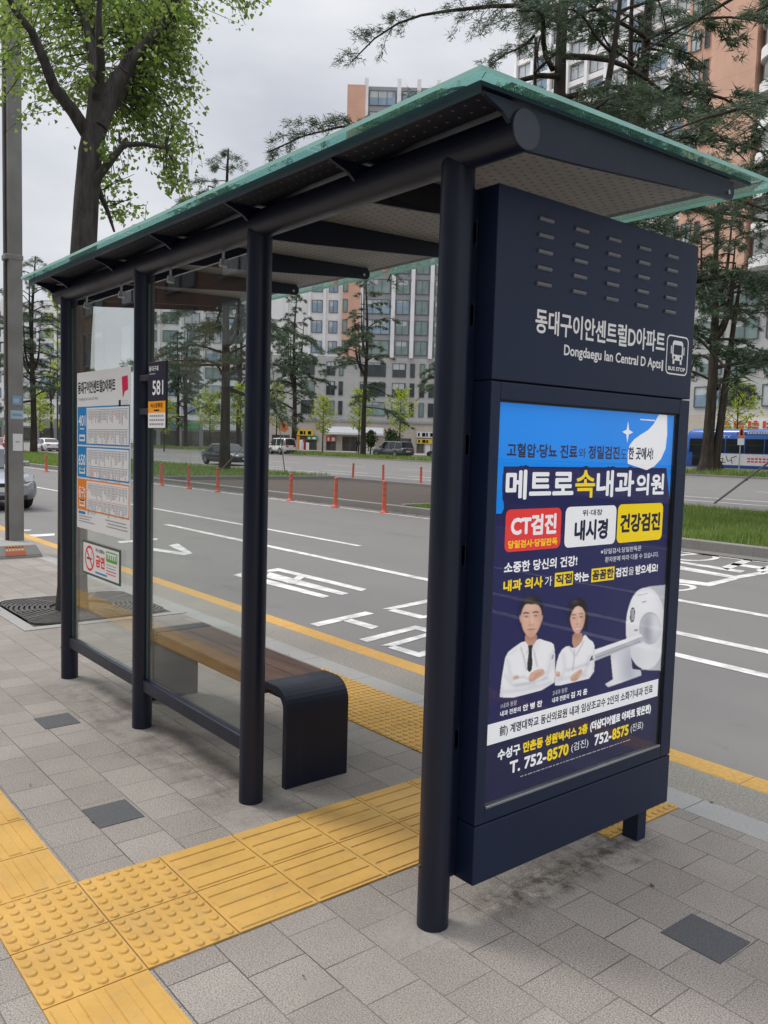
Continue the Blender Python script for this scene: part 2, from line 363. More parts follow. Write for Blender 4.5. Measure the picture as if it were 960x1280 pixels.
b.sheet([(*on(320+x/3.7667, 560+y/3.7667, 'z', PZ+.003).xy, PZ+.003) for x, y in [(205,596),(235,604),(180,640),(140,636)]])
z5 = lambda P: [(x/3, 540+y/3) for x, y in P]
for P in ([(575,435),(690,452),(632,425),(668,418),(722,455),(690,462),(575,445)], [(440,410),(590,398),(590,404),(450,417)], [(105,385),(205,380),(205,388),(115,394)], [(60,366),(120,366),(110,371),(60,371)], [(872,536),(905,528),(905,545)]): paint(z5(P))
z8 = lambda P: [(820+x/3.764, 520+y/3.764) for x, y in P]
for P in ([(60,626),(527,686),(527,692),(60,634)], [(60,672),(118,684),(420,728),(398,737),(60,684)],
          [(60,694),(112,705),(370,752),(560,722),(560,735),(378,766),(60,714)], [(60,760),(240,784),(345,762),(388,767),(250,802),(60,776)],
          [(302,712),(420,672),(462,678),(337,724)], [(360,690),(520,712),(505,722),(350,700)], [(470,725),(560,690),(590,698),(500,738)]): paint(z8(P))
for (cx, cy, rx, ry) in ((185, 665, 115, 17), (80, 806, 112, 18)):
    q = [(on(820+(cx+k*rx*math.cos(a))/3.764, 520+(cy+k*ry*math.sin(a))/3.764, 'z', PZ)) for a in np.linspace(0, 2*PI, 29) for k in (1, .72)]
    b.add([(p.x, p.y, PZ) for p in q], [(2*i, 2*i+1, 2*i+3, 2*i+2) for i in range(28)])
struct(b.build('road_markings', WHITE_P))

# tactile paving: real tiles with domes and bars
b = MB(); TH = .006
def tile(x0, y0, x1, y1, kind, rows=6, n=6):
    g = .0025; b.box((x0+g, y0+g, -.02), (x1-g, y1-g, TH))
    if kind == 'dots':
        for i in range(rows):
            for j in range(rows):
                cx = x0+(x1-x0)*(i+.5)/rows; cy = y0+(y1-y0)*(j+.5)/rows; r = (x1-x0)/rows*.34
                vs = []
                for rr, zz in ((1, TH-.001), (.84, TH+.006), (.5, TH+.0042)):
                    vs += [(cx+r*rr*math.cos(a), cy+r*rr*math.sin(a), zz) for a in np.linspace(0, 2*PI, 12, endpoint=False)]
                fs = [(k*12+q, k*12+(q+1)%12, (k+1)*12+(q+1)%12, (k+1)*12+q) for k in (0, 1) for q in range(12)]+[tuple(range(24, 36))]
                b.add(vs, fs, 0, True)
    else:
        for i in range(4):
            w = .025; t = (i+.5)/4
            if kind == 'y': c = x0+(x1-x0)*t; P = lambda s, u: (c+s, y0+.012+(y1-y0-.024)*u)
            else: c = y0+(y1-y0)*t; P = lambda s, u: (x0+.012+(x1-x0-.024)*u, c+s)
            vs = [(*P(-w, 0), TH-.001), (*P(w, 0), TH-.001), (*P(w, 1), TH-.001), (*P(-w, 1), TH-.001), (*P(-w*.84, .02), TH+.0042), (*P(w*.84, .02), TH+.0042), (*P(w*.84, .98), TH+.0042), (*P(-w*.84, .98), TH+.0042)]
            b.add(vs, [(4,5,6,7),(0,1,5,4),(1,2,6,5),(2,3,7,6),(3,0,4,7)])
TX, TY = -.914, -.829
for i in range(-1, 6):
    for r in range(2):
        tile(TX+.3*r, TY+.3*i, TX+.3*r+.3, TY+.3*i+.3, 'dots' if i < 1 else 'y')
for k in range(-22, 12):
    if k in (0, 1): continue
    x = TX+.3*k; tile(x, TY-.3, x+.3, TY, 'x')
for k in range(-6, 3):
    x = TX+.3*k
    for r in range(2): tile(x+.0, .972+.249*r, x+.3, .972+.249*(r+1), 'dots', 6)
struct(b.build('tactile_paving', TACT))
b = MB()
for (x, y) in ((-1.475, -.615), (.475, .560), (-2.745, -.43), (-9.9, .9)):
    b.box((x, y, -.02), (x+.205, y+.185, .003))
struct(b.build('dark_paving_inset', DARKPV, bevel=.002))

# ------------------------------------------------------------------ bus shelter
PX = [-3.446, -2.308, -1.158, 0.0]; PR = .0515
sh = empty('bus_shelter', (0, 0, 0), 'navy steel bus shelter with glass panes and teal glass roof on the grey pavement', 'bus shelter')
for x in PX:
    b = MB(); b.tube([(x, 0, -.02), (x, 0, 2.40)], PR, 32); 
    b.build('post', NAVY, sh)
    # screw heads near the foot
    s_ = MB()
    s_.tube([(x-.02, -PR-.002, .2), (x-.02, -PR+.004, .2)], .006, 10); s_.build('screw', STEEL, sh)
b = MB(); b.tube([(-3.6, 0, 2.421), (.262, 0, 2.421)], .056, 40); b.build('front_beam', NAVY, sh)
b = MB(); b.tube([(.262, 0, 2.421), (.268, 0, 2.421)], .0545, 40); b.build('beam_end_cap', simple('end_cap_coat', (.03, .034, .05), .4), sh)
rz = lambda y: 2.500+.0285*(y+.18)
yz = lambda X: (lambda u, v, d: (X+d, u, v))
for X in (.252, -.45, -1.165, -1.88, -2.595, -3.31, -3.59):
    b = MB()
    poly = [(-.165, rz(-.165)-.0185), (-.155, 2.474), (-.085, 2.449), (-.052, 2.425), (.0, 2.368), (.25, 2.385), (1.06, 2.455)]
    poly += [(1.10+.028*math.cos(a), 2.485+.03*math.sin(a)) for a in np.linspace(-1.5, .6, 6)] + [(1.11, rz(1.11)-.0185)]
    b.prism(poly, yz(X), -.007, .007); fin = b.build('roof_bracket', NAVY, sh)
    for yy in (1.085,):
        s_ = MB(); s_.tube([(X+.007, yy, 2.478), (X+.013, yy, 2.478)], .008, 10); s_.tube([(X-.007, yy-.03, 2.49), (X-.013, yy-.03, 2.49)], .008, 10); s_.build('bolt', STEEL, fin)
RX0, RX1 = -3.62, .268
def slab(y0, y1, x0, x1, dz0, dz1, name, mat, bev=0, ends=(1, 1)):
    b = MB(); 
    vs = [(x0,y0,rz(y0)+dz0),(x1,y0,rz(y0)+dz0),(x1,y1,rz(y1)+dz0),(x0,y1,rz(y1)+dz0),(x0,y0,rz(y0)+dz1),(x1,y0,rz(y0)+dz1),(x1,y1,rz(y1)+dz1),(x0,y1,rz(y1)+dz1)]
    b.add(vs, ((3,2,1,0),(4,5,6,7)), 0); b.add(vs, [f for f, k in (((0,1,5,4), 1), ((1,2,6,5), ends[1]), ((2,3,7,6), 1), ((3,0,4,7), ends[0])) if k], 1 if isinstance(mat, list) else 0)
    return b.build(name, mat, sh, bevel=bev)
slab(-.18, 1.224, RX0, RX1, -.012, .0, 'roof_plate', NAVY)
slab(.05, 1.16, RX0+.03, RX1-.03, -.018, -.0125, 'ceiling_panel', CEIL)
slab(-.155, -.03, RX0+.03, RX1-.03, -.018, -.0125, 'front_soffit', SOFF)
b = MB(); b.box((RX0, -.186, rz(-.18)-.034), (RX1, -.181, rz(-.18)-.0005)); b.build('fascia_strip', NAVY, sh)
n_g = 5; gx = np.linspace(-3.66, .305, n_g+1)
for i in range(n_g):
    slab(-.222, 1.40, gx[i]+(.003 if i else 0), gx[i+1]-(.003 if i < n_g-1 else 0), .003, .017, 'roof_glass', [TEAL, TEAL_E], 0, (i == 0, i == n_g-1))
# dust, grit and needles lodged along the roof edge
b = MB(); b.box((-.465, .10, 2.395), (-.437, .5, 2.44)); b.build('lamp_housing', BLACK, sh)
# glass bays
for i in (0, 1):
    x0, x1 = PX[i]+PR+.012, PX[i+1]-PR-.012
    b = MB(); b.box((x0, -.006, .275), (x1, .006, 2.322), 0); b.m[2:] = [1, 1, 1, 1]
    b.m[2] = 0; b.m[4] = 0
    pane = b.build('glass_pane', [PANE, PANE_E], sh)
    for fx in (.24, .76):
        xc = x0+(x1-x0)*fx; c_ = MB()
        c_.box((xc-.008, -.013, 2.298), (xc+.008, .013, 2.33)); c_.tube([(xc, -.016, 2.305), (xc, .016, 2.305)], .010, 14); c_.tube([(xc, 0, 2.33), (xc, 0, 2.37)], .007, 8); c_.build('glass_clip', STEEL, pane)
    b = MB(); b.box((PX[i]+PR-.006, -.022, .207), (PX[i+1]-PR+.006, .022, .270)); b.build('bottom_rail', NAVY, sh, bevel=.004)

# ------------------------------------------------------------------ advertising panel
ap = empty('advertising_panel', (.035, .65, 0), 'navy advertising panel with bus stop name header and clinic poster at the shelter end', 'advertising panel')
XF, XB = .0863, -.018
Y0, Y1 = .0896, 1.2019
b = MB(); b.box((XB, Y0, 1.752), (XF, Y1, 2.3366)); header = b.build('header_panel', NAVYP, ap, bevel=.003)
b = MB(); b.box((XB, Y0, .1345), (XF, Y1, .329)); b.build('kick_panel', NAVYP, ap, bevel=.003)
b = MB(); b.box((XB+.004, Y0+.006, .325), (XF-.03, Y1-.006, 1.756)); b.build('cabinet', NAVYP, ap)
AY0, AY1, AZ0, AZ1 = .1376, 1.1275, .3883, 1.6854
b = MB()
for a, c in (((XB+.002, Y0, .3335), (XF, AY0-.006, 1.7465)), ((XB+.002, AY1+.006, .3335), (XF, Y1, 1.7465)), ((XB+.002, AY0-.0058, AZ1+.006), (XF, AY1+.0058, 1.7465)), ((XB+.002, AY0-.0058, .3335), (XF, AY1+.0058, AZ0-.01))): b.box(a, c)
b.build('door_frame', NAVYP, ap, bevel=.003)
b = MB()
for a, c in (((XF-.03, AY0-.0056, AZ0-.006), (XF-.006, AY0, AZ1+.0056)), ((XF-.03, AY1, AZ0-.006), (XF-.006, AY1+.0056, AZ1+.0056)), ((XF-.03, AY0+.0002, AZ1), (XF-.006, AY1-.0002, AZ1+.0056))): b.box(a, c)
b.build('gasket', BLACK, ap)
b = MB(); b.box((XF-.028, AY0, AZ0-.0098), (XF+.001, AY1, AZ0-.001)); b.build('sill_lip', ALU, ap, bevel=.002)
for y in (1.046, ):
    b = MB(); b.box((-.012, y, -.02), (.058, y+.058, .136)); b.build('leg', NAVYP, ap, bevel=.003)
b = MB(); b.box((XB, .0525, .14), (.006, Y0-.0015, 2.33)); b.build('side_channel', NAVY, ap)
for z in (.6, 1.2, 1.55, 1.95, 2.2):
    h_ = MB(); h_.tube([(.0, Y0-.006, z-.04), (.0, Y0-.006, z+.04)], .007, 10); h_.box((-.012, .045, z-.03), (.006, Y0-.001, z+.03)); h_.build('hinge', NAVY, ap)
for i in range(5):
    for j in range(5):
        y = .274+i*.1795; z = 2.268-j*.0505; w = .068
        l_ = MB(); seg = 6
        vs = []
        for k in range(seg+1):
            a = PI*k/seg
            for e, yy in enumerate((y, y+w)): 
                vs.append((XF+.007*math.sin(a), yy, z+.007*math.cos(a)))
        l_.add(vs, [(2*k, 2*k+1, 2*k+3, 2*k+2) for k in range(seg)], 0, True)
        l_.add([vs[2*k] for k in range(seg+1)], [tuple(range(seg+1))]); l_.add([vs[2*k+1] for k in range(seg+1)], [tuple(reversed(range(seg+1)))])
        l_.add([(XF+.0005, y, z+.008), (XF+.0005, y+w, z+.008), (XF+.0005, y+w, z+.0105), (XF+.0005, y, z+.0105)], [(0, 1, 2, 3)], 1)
        l_.build('louvre', [simple('louvre_highlight_tone', (.15, .16, .19), .35) if (i+j) == 0 else bpy.data.materials['louvre_highlight_tone'], BLACK], header)  # panel coat lightened, a highlight painted into the louvre colour

# ------------------------------------------------------------------ lettering
_tc = {}
def glyphs(body, bold=0.0):
    k = (body, bold)
    if k in _tc: return _tc[k]
    cu = bpy.data.curves.new('lettering', 'FONT'); cu.body = body; cu.resolution_u = 3; cu.offset = bold
    ob = bpy.data.objects.new('lettering', cu); COL.objects.link(ob); bpy.context.view_layer.update()
    me = bpy.data.meshes.new_from_object(ob.evaluated_get(bpy.context.evaluated_depsgraph_get()))
    v = np.array([p.co[:2] for p in me.vertices]) if len(me.vertices) else np.zeros((0, 2))
    f = [tuple(p.vertices) for p in me.polygons]
    bpy.data.objects.remove(ob); bpy.data.curves.remove(cu); bpy.data.meshes.remove(me)
    lo, hi = v.min(0), v.max(0); _tc[k] = ((v-lo)/(hi-lo), f); return _tc[k]
class Art:                                  # flat printed artwork: fn(u, v, layer) -> point
    def __init__(s, fn): s.b = MB(); s.fn = fn; s.mats = []; s.ly = 0
    def mi(s, m):
        if m not in s.mats: s.mats.append(m)
        return s.mats.index(m)
    def poly(s, pts, m, ly): s.b.sheet([s.fn(u, v, ly) for u, v in pts], s.mi(m))
    def rect(s, u0, v0, u1, v1, m, ly): s.poly([(u0, v0), (u1, v0), (u1, v1), (u0, v1)], m, ly)
    def rrect(s, u0, v0, u1, v1, r, m, ly):
        P = []
        for cx, cy, a0 in ((u1-r, v1-r, 0), (u0+r, v1-r, PI/2), (u0+r, v0+r, PI), (u1-r, v0+r, 1.5*PI)):
            P += [(cx+r*math.cos(a0+t), cy+r*math.sin(a0+t)) for t in np.linspace(0, PI/2, 6)]
        s.poly(P, m, ly)
    def ell(s, cu, cv, ru, rv, m, ly, n=24, a0=0, a1=2*PI): s.poly([(cu+ru*math.cos(a), cv+rv*math.sin(a)) for a in np.linspace(a0, a1, n, endpoint=(a1-a0) < 6.2)], m, ly)
    def ring(s, cu, cv, r0, r1, m, ly, n=32):
        V = [s.fn(cu+r*math.cos(a), cv+r*math.sin(a)*1.0, ly) for a in np.linspace(0, 2*PI, n, endpoint=False) for r in (r0, r1)]
        s.b.add(V, [(2*i, 2*((i+1)%n), 2*((i+1)%n)+1, 2*i+1) for i in range(n)], s.mi(m))
    def line(s, p, q, w, m, ly):
        (a, b_), (c, d) = p, q; l_ = math.hypot(c-a, d-b_) or 1; nx, ny = -(d-b_)/l_*w/2, (c-a)/l_*w/2
        s.poly([(a-nx, b_-ny), (c-nx, d-ny), (c+nx, d+ny), (a+nx, b_+ny)], m, ly)
    def path(s, P, w, m, ly):
        for i in range(len(P)-1): s.line(P[i], P[i+1], w, m, ly)
    def text(s, t, u0, v0, u1, v1, m, ly, bold=.0, grow=.0):
        v, f = glyphs(t); r = bold*(v1-v0)+grow; k = s.mi(m)
        if not grow: u0 += r; u1 -= r; v0 += r; v1 -= r
        offs = [(0, 0)] if r <= 0 else [(0, 0)]+[(r*math.cos(a), r*math.sin(a)) for a in np.linspace(0, 2*PI, 12 if grow else 8, endpoint=False)]
        for i, (dx, dy) in enumerate(offs):
            s.b.add([s.fn(u0+(u1-u0)*a+dx, v0+(v1-v0)*c+dy, ly+i*.012) for a, c in v], f, k)
    def build(s, name, parent=None): return s.b.build(name, s.mats, parent)
GLOW = .42                                  # the clinic poster is a backlit light-box sheet
def ink(name, c, rough=.5): return simple('print_'+name, c, rough, 0, .03, 3, .1)
def backlit(m):
    b_ = m.node_tree.nodes['Principled BSDF']; src = b_.inputs['Base Color']
    if src.is_linked: m.node_tree.links.new(src.links[0].from_socket, b_.inputs['Emission Color'])
    b_.inputs['Emission Strength'].default_value = GLOW; return m
_lit = {}
def lit(m):
    if m.name not in _lit: c = m.copy(); c.name = 'backlit_'+m.name; _lit[m.name] = backlit(c)
    return _lit[m.name]
iW = ink('white', (.80, .81, .83)); iNavy = ink('navy', (.016, .017, .085)); iBlue = ink('blue', (.004, .235, .80)); iYel = ink('yellow', (.85, .62, .012))
iRed = ink('red', (.72, .045, .045)); iDark = ink('dark', (.015, .016, .05)); iGrey = ink('grey', (.42, .43, .46)); iLg = ink('light_grey', (.62, .63, .66)); iBlk = ink('black', (.01, .01, .012))
iSk = ink('skin', (.66, .40, .29)); iSk2 = ink('skin_shade', (.52, .28, .19)); iLip = ink('lip', (.55, .16, .14)); iHair = ink('hair', (.014, .011, .010)); iDk2 = ink('night_blue', (.014, .015, .055))
iEye = ink('eye', (.58, .52, .50)); iSk3 = ink('skin_mid', (.60, .345, .24)); iMg = ink('mid_grey', (.5, .51, .54)); iFold = ink('fold', (.68, .69, .73))

hw = Art(lambda u, v, ly: (XF+.0008+ly*.0004, u, v))
iSign = ink('sign_white', (.90, .90, .90))
hw.text('동대구이안센트럴D아파트', .277, 1.912, 1.008, 1.990, iSign, 0, .022)
hw.text('Dongdaegu Ian Central D Apts', .425, 1.843, .988, 1.889, iSign, 0, .022)
hw.rect(.993, 1.846, 1.003, 1.886, iSign, 0)
hw.rrect(1.020, 1.838, 1.168, 1.985, .022, iSign, 0); hw.rrect(1.0255, 1.8435, 1.1625, 1.9795, .018, NAVYP, 1)
hw.rrect(1.058, 1.892, 1.130, 1.966, .014, iSign, 2); hw.rrect(1.066, 1.914, 1.122, 1.950, .006, NAVYP, 3)
hw.ell(1.073, 1.902, .006, .006, NAVYP, 3, 12); hw.ell(1.115, 1.902, .006, .006, NAVYP, 3, 12)
hw.rect(1.048, 1.915, 1.054, 1.945, iSign, 2); hw.rect(1.134, 1.915, 1.140, 1.945, iSign, 2)
hw.rrect(1.063, 1.878, 1.076, 1.894, .003, iSign, 2); hw.rrect(1.112, 1.878, 1.125, 1.894, .003, iSign, 2)
hw.text('BUS STOP', 1.036, 1.853, 1.152, 1.868, iSign, 2, .05)
hw.build('stop_name_lettering', header)

# the clinic poster
ps = Art(lambda u, v, ly: (.066+ly*.0004, u, v))
ps.rect(AY0, AZ0, AY1, AZ1, iNavy, 0)
ps.rect(AY0, AZ0, AY1, .60, iDk2, 1)
ps.rect(AY0, 1.484, AY1, AZ1, iBlue, 2); ps.rect(AY0, 1.334, .178, 1.484, iBlue, 2)
ps.poly([(.178, 1.334), (.187, 1.351), (.184, 1.372), (.178, 1.38)], iBlue, 2)
ps.poly([(1.095, 1.484), (1.1275, 1.365), (1.1275, 1.484)], iBlue, 2)
z1 = lambda x, y: tuple(on(600+x/3.4286, 380+y/3.4286, 'x', .068).yz)
ps.poly([z1(*q) for q in ((803,474),(803,560),(796,620),(776,665),(748,695),(715,712),(680,700),(650,690),(634,684),(634,640),(642,605),(662,580),(690,560),(722,540),(745,515),(768,474))], iW, 3)
c_ = z1(634, 549); ps.poly([(c_[0]+.034*k*math.cos(a), c_[1]+.040*k*math.sin(a)) for a, k in zip(np.linspace(0, 2*PI, 8, endpoint=False), (1, .3)*4)], iW, 3)
ps.rect(.905, 1.660, 1.0, 1.664, iW, 4)
ps.text('고혈압·당뇨 진료', .190, 1.513, .545, 1.560, iDark, 4, .030); ps.text('와', .552, 1.516, .592, 1.550, iDark, 4)
ps.text('정밀검진', .606, 1.513, .788, 1.560, iDark, 4, .030); ps.text('도', .795, 1.516, .832, 1.550, iDark, 4)
ps.text('한 곳에서!', .842, 1.513, 1.0, 1.560, iDark, 4, .030)
for t, u0, v0, u1, v1, mcol in (('메트로', .190, 1.377, .532, 1.474, iW), ('속', .541, 1.377, .652, 1.474, iYel), ('내과', .660, 1.377, .886, 1.474, iW), ('의원', .898, 1.380, 1.083, 1.462, iW)):
    ps.text(t, u0+.004, v0+.004, u1-.004, v1-.004, iNavy, 4.3, 0, .019)
    ps.text(t, u0, v0, u1, v1, mcol, 5.2, .036 if t != '속' else .022)
ps.rrect(.196, 1.208, .474, 1.346, .022, iRed, 5); ps.rrect(.496, 1.206, .786, 1.347, .022, iW, 5); ps.rrect(.795, 1.207, 1.086, 1.349, .022, iYel, 5)
ps.text('CT검진', .222, 1.258, .450, 1.328, iW, 6, .045); ps.text('당일검사·당일판독', .212, 1.219, .458, 1.245, iYel, 6, .03)
ps.text('위·대장', .588, 1.313, .702, 1.335, iDark, 6, .03); ps.text('내시경', .548, 1.226, .738, 1.300, iDark, 6, .045)
ps.text('건강검진', .812, 1.243, 1.070, 1.314, iDark, 6, .045)
ps.text('※당일검사,당일판독은', .704, 1.170, .955, 1.190, iW, 5); ps.text('환자분에 따라 다를 수 있습니다.', .732, 1.140, 1.072, 1.160, iW, 5)
ps.text('소중한 당신의 건강!', .198, 1.139, .572, 1.176, iW, 5, .035)
ps.text('내과 의사', .198, 1.079, .392, 1.117, iYel, 5, .045); ps.text('가', .402, 1.080, .440, 1.114, iW, 5)
ps.rect(.454, 1.074, .552, 1.122, iYel, 5); ps.text('직접', .460, 1.080, .546, 1.117, iDark, 6, .045)
ps.text('하는', .560, 1.080, .642, 1.115, iW, 5, .045)
ps.rect(.656, 1.073, .792, 1.122, iYel, 5); ps.text('꼼꼼한', .661, 1.080, .787, 1.117, iDark, 6, .045)
ps.text('검진', .800, 1.080, .874, 1.115, iW, 5, .045); ps.text('을', .880, 1.082, .914, 1.112, iW, 5); ps.text('받으세요!', .924, 1.080, 1.072, 1.116, iW, 5, .045)
zP = lambda x, y: tuple(on(600+x/3.6923, 730+y/3.6923, 'x', .0675).yz)
zz = lambda L_: [zP(*q) for q in L_]
# the printed photograph: a fine print raster in poster coordinates, painted with soft strokes
PW, PHH, PSC = 400, 276, .5
YY, XX = np.mgrid[0:PHH, 0:PW]; XX = (XX+.5)/PSC+78; YY = (YY+.5)/PSC
img = np.zeros((PHH, PW, 3)); img[:] = (.016, .017, .085); alp = np.zeros((PHH, PW))
def blur(a, r):
    if r <= 0: return a
    k = np.exp(-.5*(np.arange(-int(3*r)-1, int(3*r)+2)/r)**2); k /= k.sum(); h_ = len(k)//2
    p = np.pad(a, h_, mode='edge'); p = np.apply_along_axis(lambda v: np.convolve(v, k, 'valid'), 0, p); return np.apply_along_axis(lambda v: np.convolve(v, k, 'valid'), 1, p)
def smooth_poly(P, it=2):
    P = np.array(P, float)
    for _ in range(it):
        Q = np.roll(P, -1, 0); P = np.stack([P*.75+Q*.25, P*.25+Q*.75], 1).reshape(-1, 2)
    return P
def inside(P):
    r = np.zeros(XX.shape, bool); n = len(P)
    for i in range(n):
        x0, y0 = P[i]; x1, y1 = P[(i+1) % n]
        if y0 == y1: continue
        r ^= ((y0 > YY) != (y1 > YY)) & (XX < (x1-x0)*(YY-y0)/(y1-y0)+x0)
    return r.astype(float)
def fillp(P, c, soft=.7, it=2, a=1., clip=None):
    global img, alp
    q = blur(inside(smooth_poly(P, it)), soft)*a
    if clip is not None: q = q*clip
    img = img*(1-q[..., None])+np.array(c)*q[..., None]
    if clip is None: alp = np.maximum(alp, q)
    return q
def dab(x, y, rx, ry, c, a, clip=None, rot=0.):
    global img
    dx, dy = XX-x, YY-y; u = dx*math.cos(rot)+dy*math.sin(rot); v = -dx*math.sin(rot)+dy*math.cos(rot)
    q = np.exp(-.5*((u/rx)**2+(v/ry)**2))*a
    if clip is not None: q = q*clip
    img = img*(1-q[..., None])+np.array(c)*q[..., None]
def stroke(P, w, c, a, clip=None):
    for i in range(len(P)-1):
        (x0, y0), (x1, y1) = P[i], P[i+1]; n = max(2, int(math.hypot(x1-x0, y1-y0)/(w*.6)))
        for k in range(n): dab(x0+(x1-x0)*k/n, y0+(y1-y0)*k/n, w, w, c, a, clip)
WHT, SHD, DSH = (.80, .80, .82), (.50, .51, .57), (.30, .31, .38)
SKN, SKS, SKD, HR = (.66, .42, .32), (.50, .27, .19), (.30, .14, .09), (.012, .010, .010)
# scanner
g = fillp([(775,12),(858,4),(856,400),(745,396)], (.52, .53, .57), it=0); dab(850, 200, 30, 200, (.42, .43, .48), .6, g)
g = fillp([(770+88*math.cos(t)*1.0, 205+190*math.sin(t)) for t in np.linspace(0, 2*PI, 30)][:-1], (.72, .73, .76)); g = fillp([(757+84*math.cos(t), 205+186*math.sin(t)) for t in np.linspace(0, 2*PI, 30)][:-1], WHT)
dab(700, 330, 60, 90, (.58, .59, .64), .7, g); dab(800, 120, 40, 70, (.9, .9, .92), .5, g); dab(830, 260, 30, 120, (.6, .61, .66), .6, g)
stroke([(690,110),(700,60),(740,30),(780,22)], 1.5, (.5,.5,.55), .2, g)
h_ = fillp([(784+50*math.cos(t), 204+76*math.sin(t)) for t in np.linspace(0, 2*PI, 24)][:-1], (.45, .46, .50)); h2 = fillp([(792+44*math.cos(t), 206+68*math.sin(t)) for t in np.linspace(0, 2*PI, 24)][:-1], (.56, .57, .62)); dab(775, 220, 22, 60, (.26, .27, .32), .8, h2); dab(812, 190, 18, 50, (.74, .75, .78), .7, h2)
g = fillp([(600,300),(692,280),(702,392),(742,398),(745,422),(592,476),(578,462),(614,440)], (.60, .61, .66), it=0); dab(620, 400, 18, 60, (.78, .78, .8), .8, g); dab(690, 380, 22, 60, (.36, .37, .44), .6, g); dab(650, 455, 70, 8, (.8, .8, .82), .6, g)
g = fillp([(528,316),(742,234),(754,244),(750,268),(528,356)], (.48, .49, .54), it=0); g2 = fillp([(528,304),(742,230),(752,240),(528,326)], (.82, .82, .84), it=0); stroke([(535,340),(740,264)], 2.2, (.28,.29,.34), .35, g); stroke([(560,318),(735,254)], 1.4, (.35,.36,.42), .3, g)
fillp([(694,112),(716,106),(714,172),(692,180)], (.02,.02,.025), .5, 1); fillp([(699,118),(712,114),(711,165),(697,171)], (.35,.37,.40), .4, 0)
stroke([(730,52),(775,44)], 1.6, (.35,.35,.4), .3); stroke([(748,84),(768,80)], 1.8, (.15,.35,.6), .5); stroke([(714,214),(728,212)], 2.5, (.15,.15,.17), .5)
# woman
g = fillp([(412,175),(407,130),(420,84),(455,60),(489,80),(500,130),(498,190),(490,222),(470,160),(440,150),(424,200)], HR, .9)
W_ = fillp([(344,452),(350,375),(370,310),(405,282),(432,300),(466,272),(482,228),(502,254),(526,270),(531,320),(524,432),(440,452),(348,474)], WHT, .7, 1)
for q, w, c, a in (([(384,320),(392,390),(374,440)], 7, SHD, .12), ([(506,330),(492,392),(470,425)], 7, SHD, .14), ([(400,400),(450,385),(505,365)], 6, DSH, .10), ([(362,440),(430,430),(500,420)], 8, SHD, .13), ([(436,300),(434,345),(428,400)], 3, DSH, .14), ([(480,262),(455,310),(440,335)], 3, DSH, .13), ([(408,284),(424,310),(436,330)], 3, DSH, .12), ([(350,400),(360,460)], 9, SHD, .12), ([(527,300),(522,430)], 7, SHD, .12)): stroke(q, w, c, a, W_)
g = fillp([(424,268),(430,226),(470,222),(476,258),(436,302)], SKS, .8, 1); dab(446, 240, 18, 12, SKD, .5, g)
F_ = fillp([(450,90),(474,100),(486,138),(481,182),(468,214),(448,233),(432,218),(418,182),(415,140),(428,104)], SKN, .9)
dab(480, 165, 9, 45, SKS, .65, F_); dab(418, 165, 6, 35, SKS, .45, F_); dab(450, 226, 18, 8, SKS, .6, F_); dab(436, 185, 9, 8, (.72, .36, .29), .35, F_); dab(468, 180, 8, 8, (.72, .36, .29), .3, F_); dab(446, 118, 14, 10, (.78, .56, .46), .5, F_)
g = fillp([(411,168),(408,118),(424,80),(455,62),(488,82),(498,130),(496,178),(486,132),(470,106),(446,100),(428,122),(418,150)], HR, .9); dab(440, 82, 12, 8, (.09, .06, .05), .6, g)
for ex, ey in ((434,157),(467,151)):
    dab(ex, ey, 6.5, 2.4, (.20, .10, .08), .75, F_); dab(ex, ey+.3, 3.0, 2.3, (.01,.008,.008), .95, F_); dab(ex-4, ey+.6, 1.4, 1.1, (.7,.65,.62), .5, F_); dab(ex+4.2, ey+.4, 1.3, 1.0, (.7,.65,.62), .5, F_); stroke([(ex-9, ey-13), (ex, ey-16), (ex+9, ey-13)], 1.8, (.10,.05,.04), .35, F_); dab(ex, ey+6, 7, 2.5, SKS, .3, F_)
dab(455, 172, 2.6, 13, (.75,.53,.43), .5, F_); dab(449, 174, 2.4, 12, SKS, .4, F_); dab(446, 186, 2.6, 1.6, SKD, .7, F_); dab(455, 184, 2.6, 1.6, SKD, .6, F_)
dab(451, 207, 13, 5, (.55, .12, .11), .9, F_, -.15); dab(451, 206.5, 9.5, 2.2, (.82, .78, .76), .95, F_, -.15)
hd_ = fillp([(418,452),(419,424),(440,408),(466,390),(474,400),(469,420),(448,446)], SKN, .7, 1); dab(440, 440, 16, 9, SKS, .7, hd_); stroke([(440,428),(464,402)], 1.3, SKD, .2, hd_); hd_ = fillp([(346,426),(354,402),(371,406),(370,428)], SKN, .7, 1); dab(358, 424, 12, 6, SKS, .7, hd_)
stroke([(508,355),(518,332),(515,350),(524,345)], 1.6, (.03,.03,.04), .6, W_)
# man
M2 = fillp([(90,540),(96,470),(106,400),(120,322),(160,290),(205,260),(240,285),(268,250),(300,262),(338,272),(344,300),(348,380),(342,478)], WHT, .7, 1)
for q, w, c, a in (([(112,420),(150,468),(215,462),(262,462)], 7, SHD, .14), ([(128,350),(140,420),(156,446)], 8, SHD, .12), ([(330,320),(318,400),(288,444)], 8, SHD, .13), ([(252,320),(264,384)], 4, DSH, .12), ([(188,290),(206,350),(214,400)], 4, DSH, .13), ([(150,440),(200,428),(226,440)], 5, DSH, .10), ([(110,500),(200,488),(300,466),(338,450)], 8, SHD, .15), ([(160,470),(250,452),(320,432)], 5, DSH, .09), ([(98,470),(96,530)], 9, SHD, .14), ([(342,300),(346,400)], 7, SHD, .13), ([(204,262),(222,296),(216,322)], 3, DSH, .14), ([(270,252),(244,294),(254,322)], 3, DSH, .14), ([(130,330),(170,300)], 6, SHD, .08)): stroke(q, w, c, a, M2)
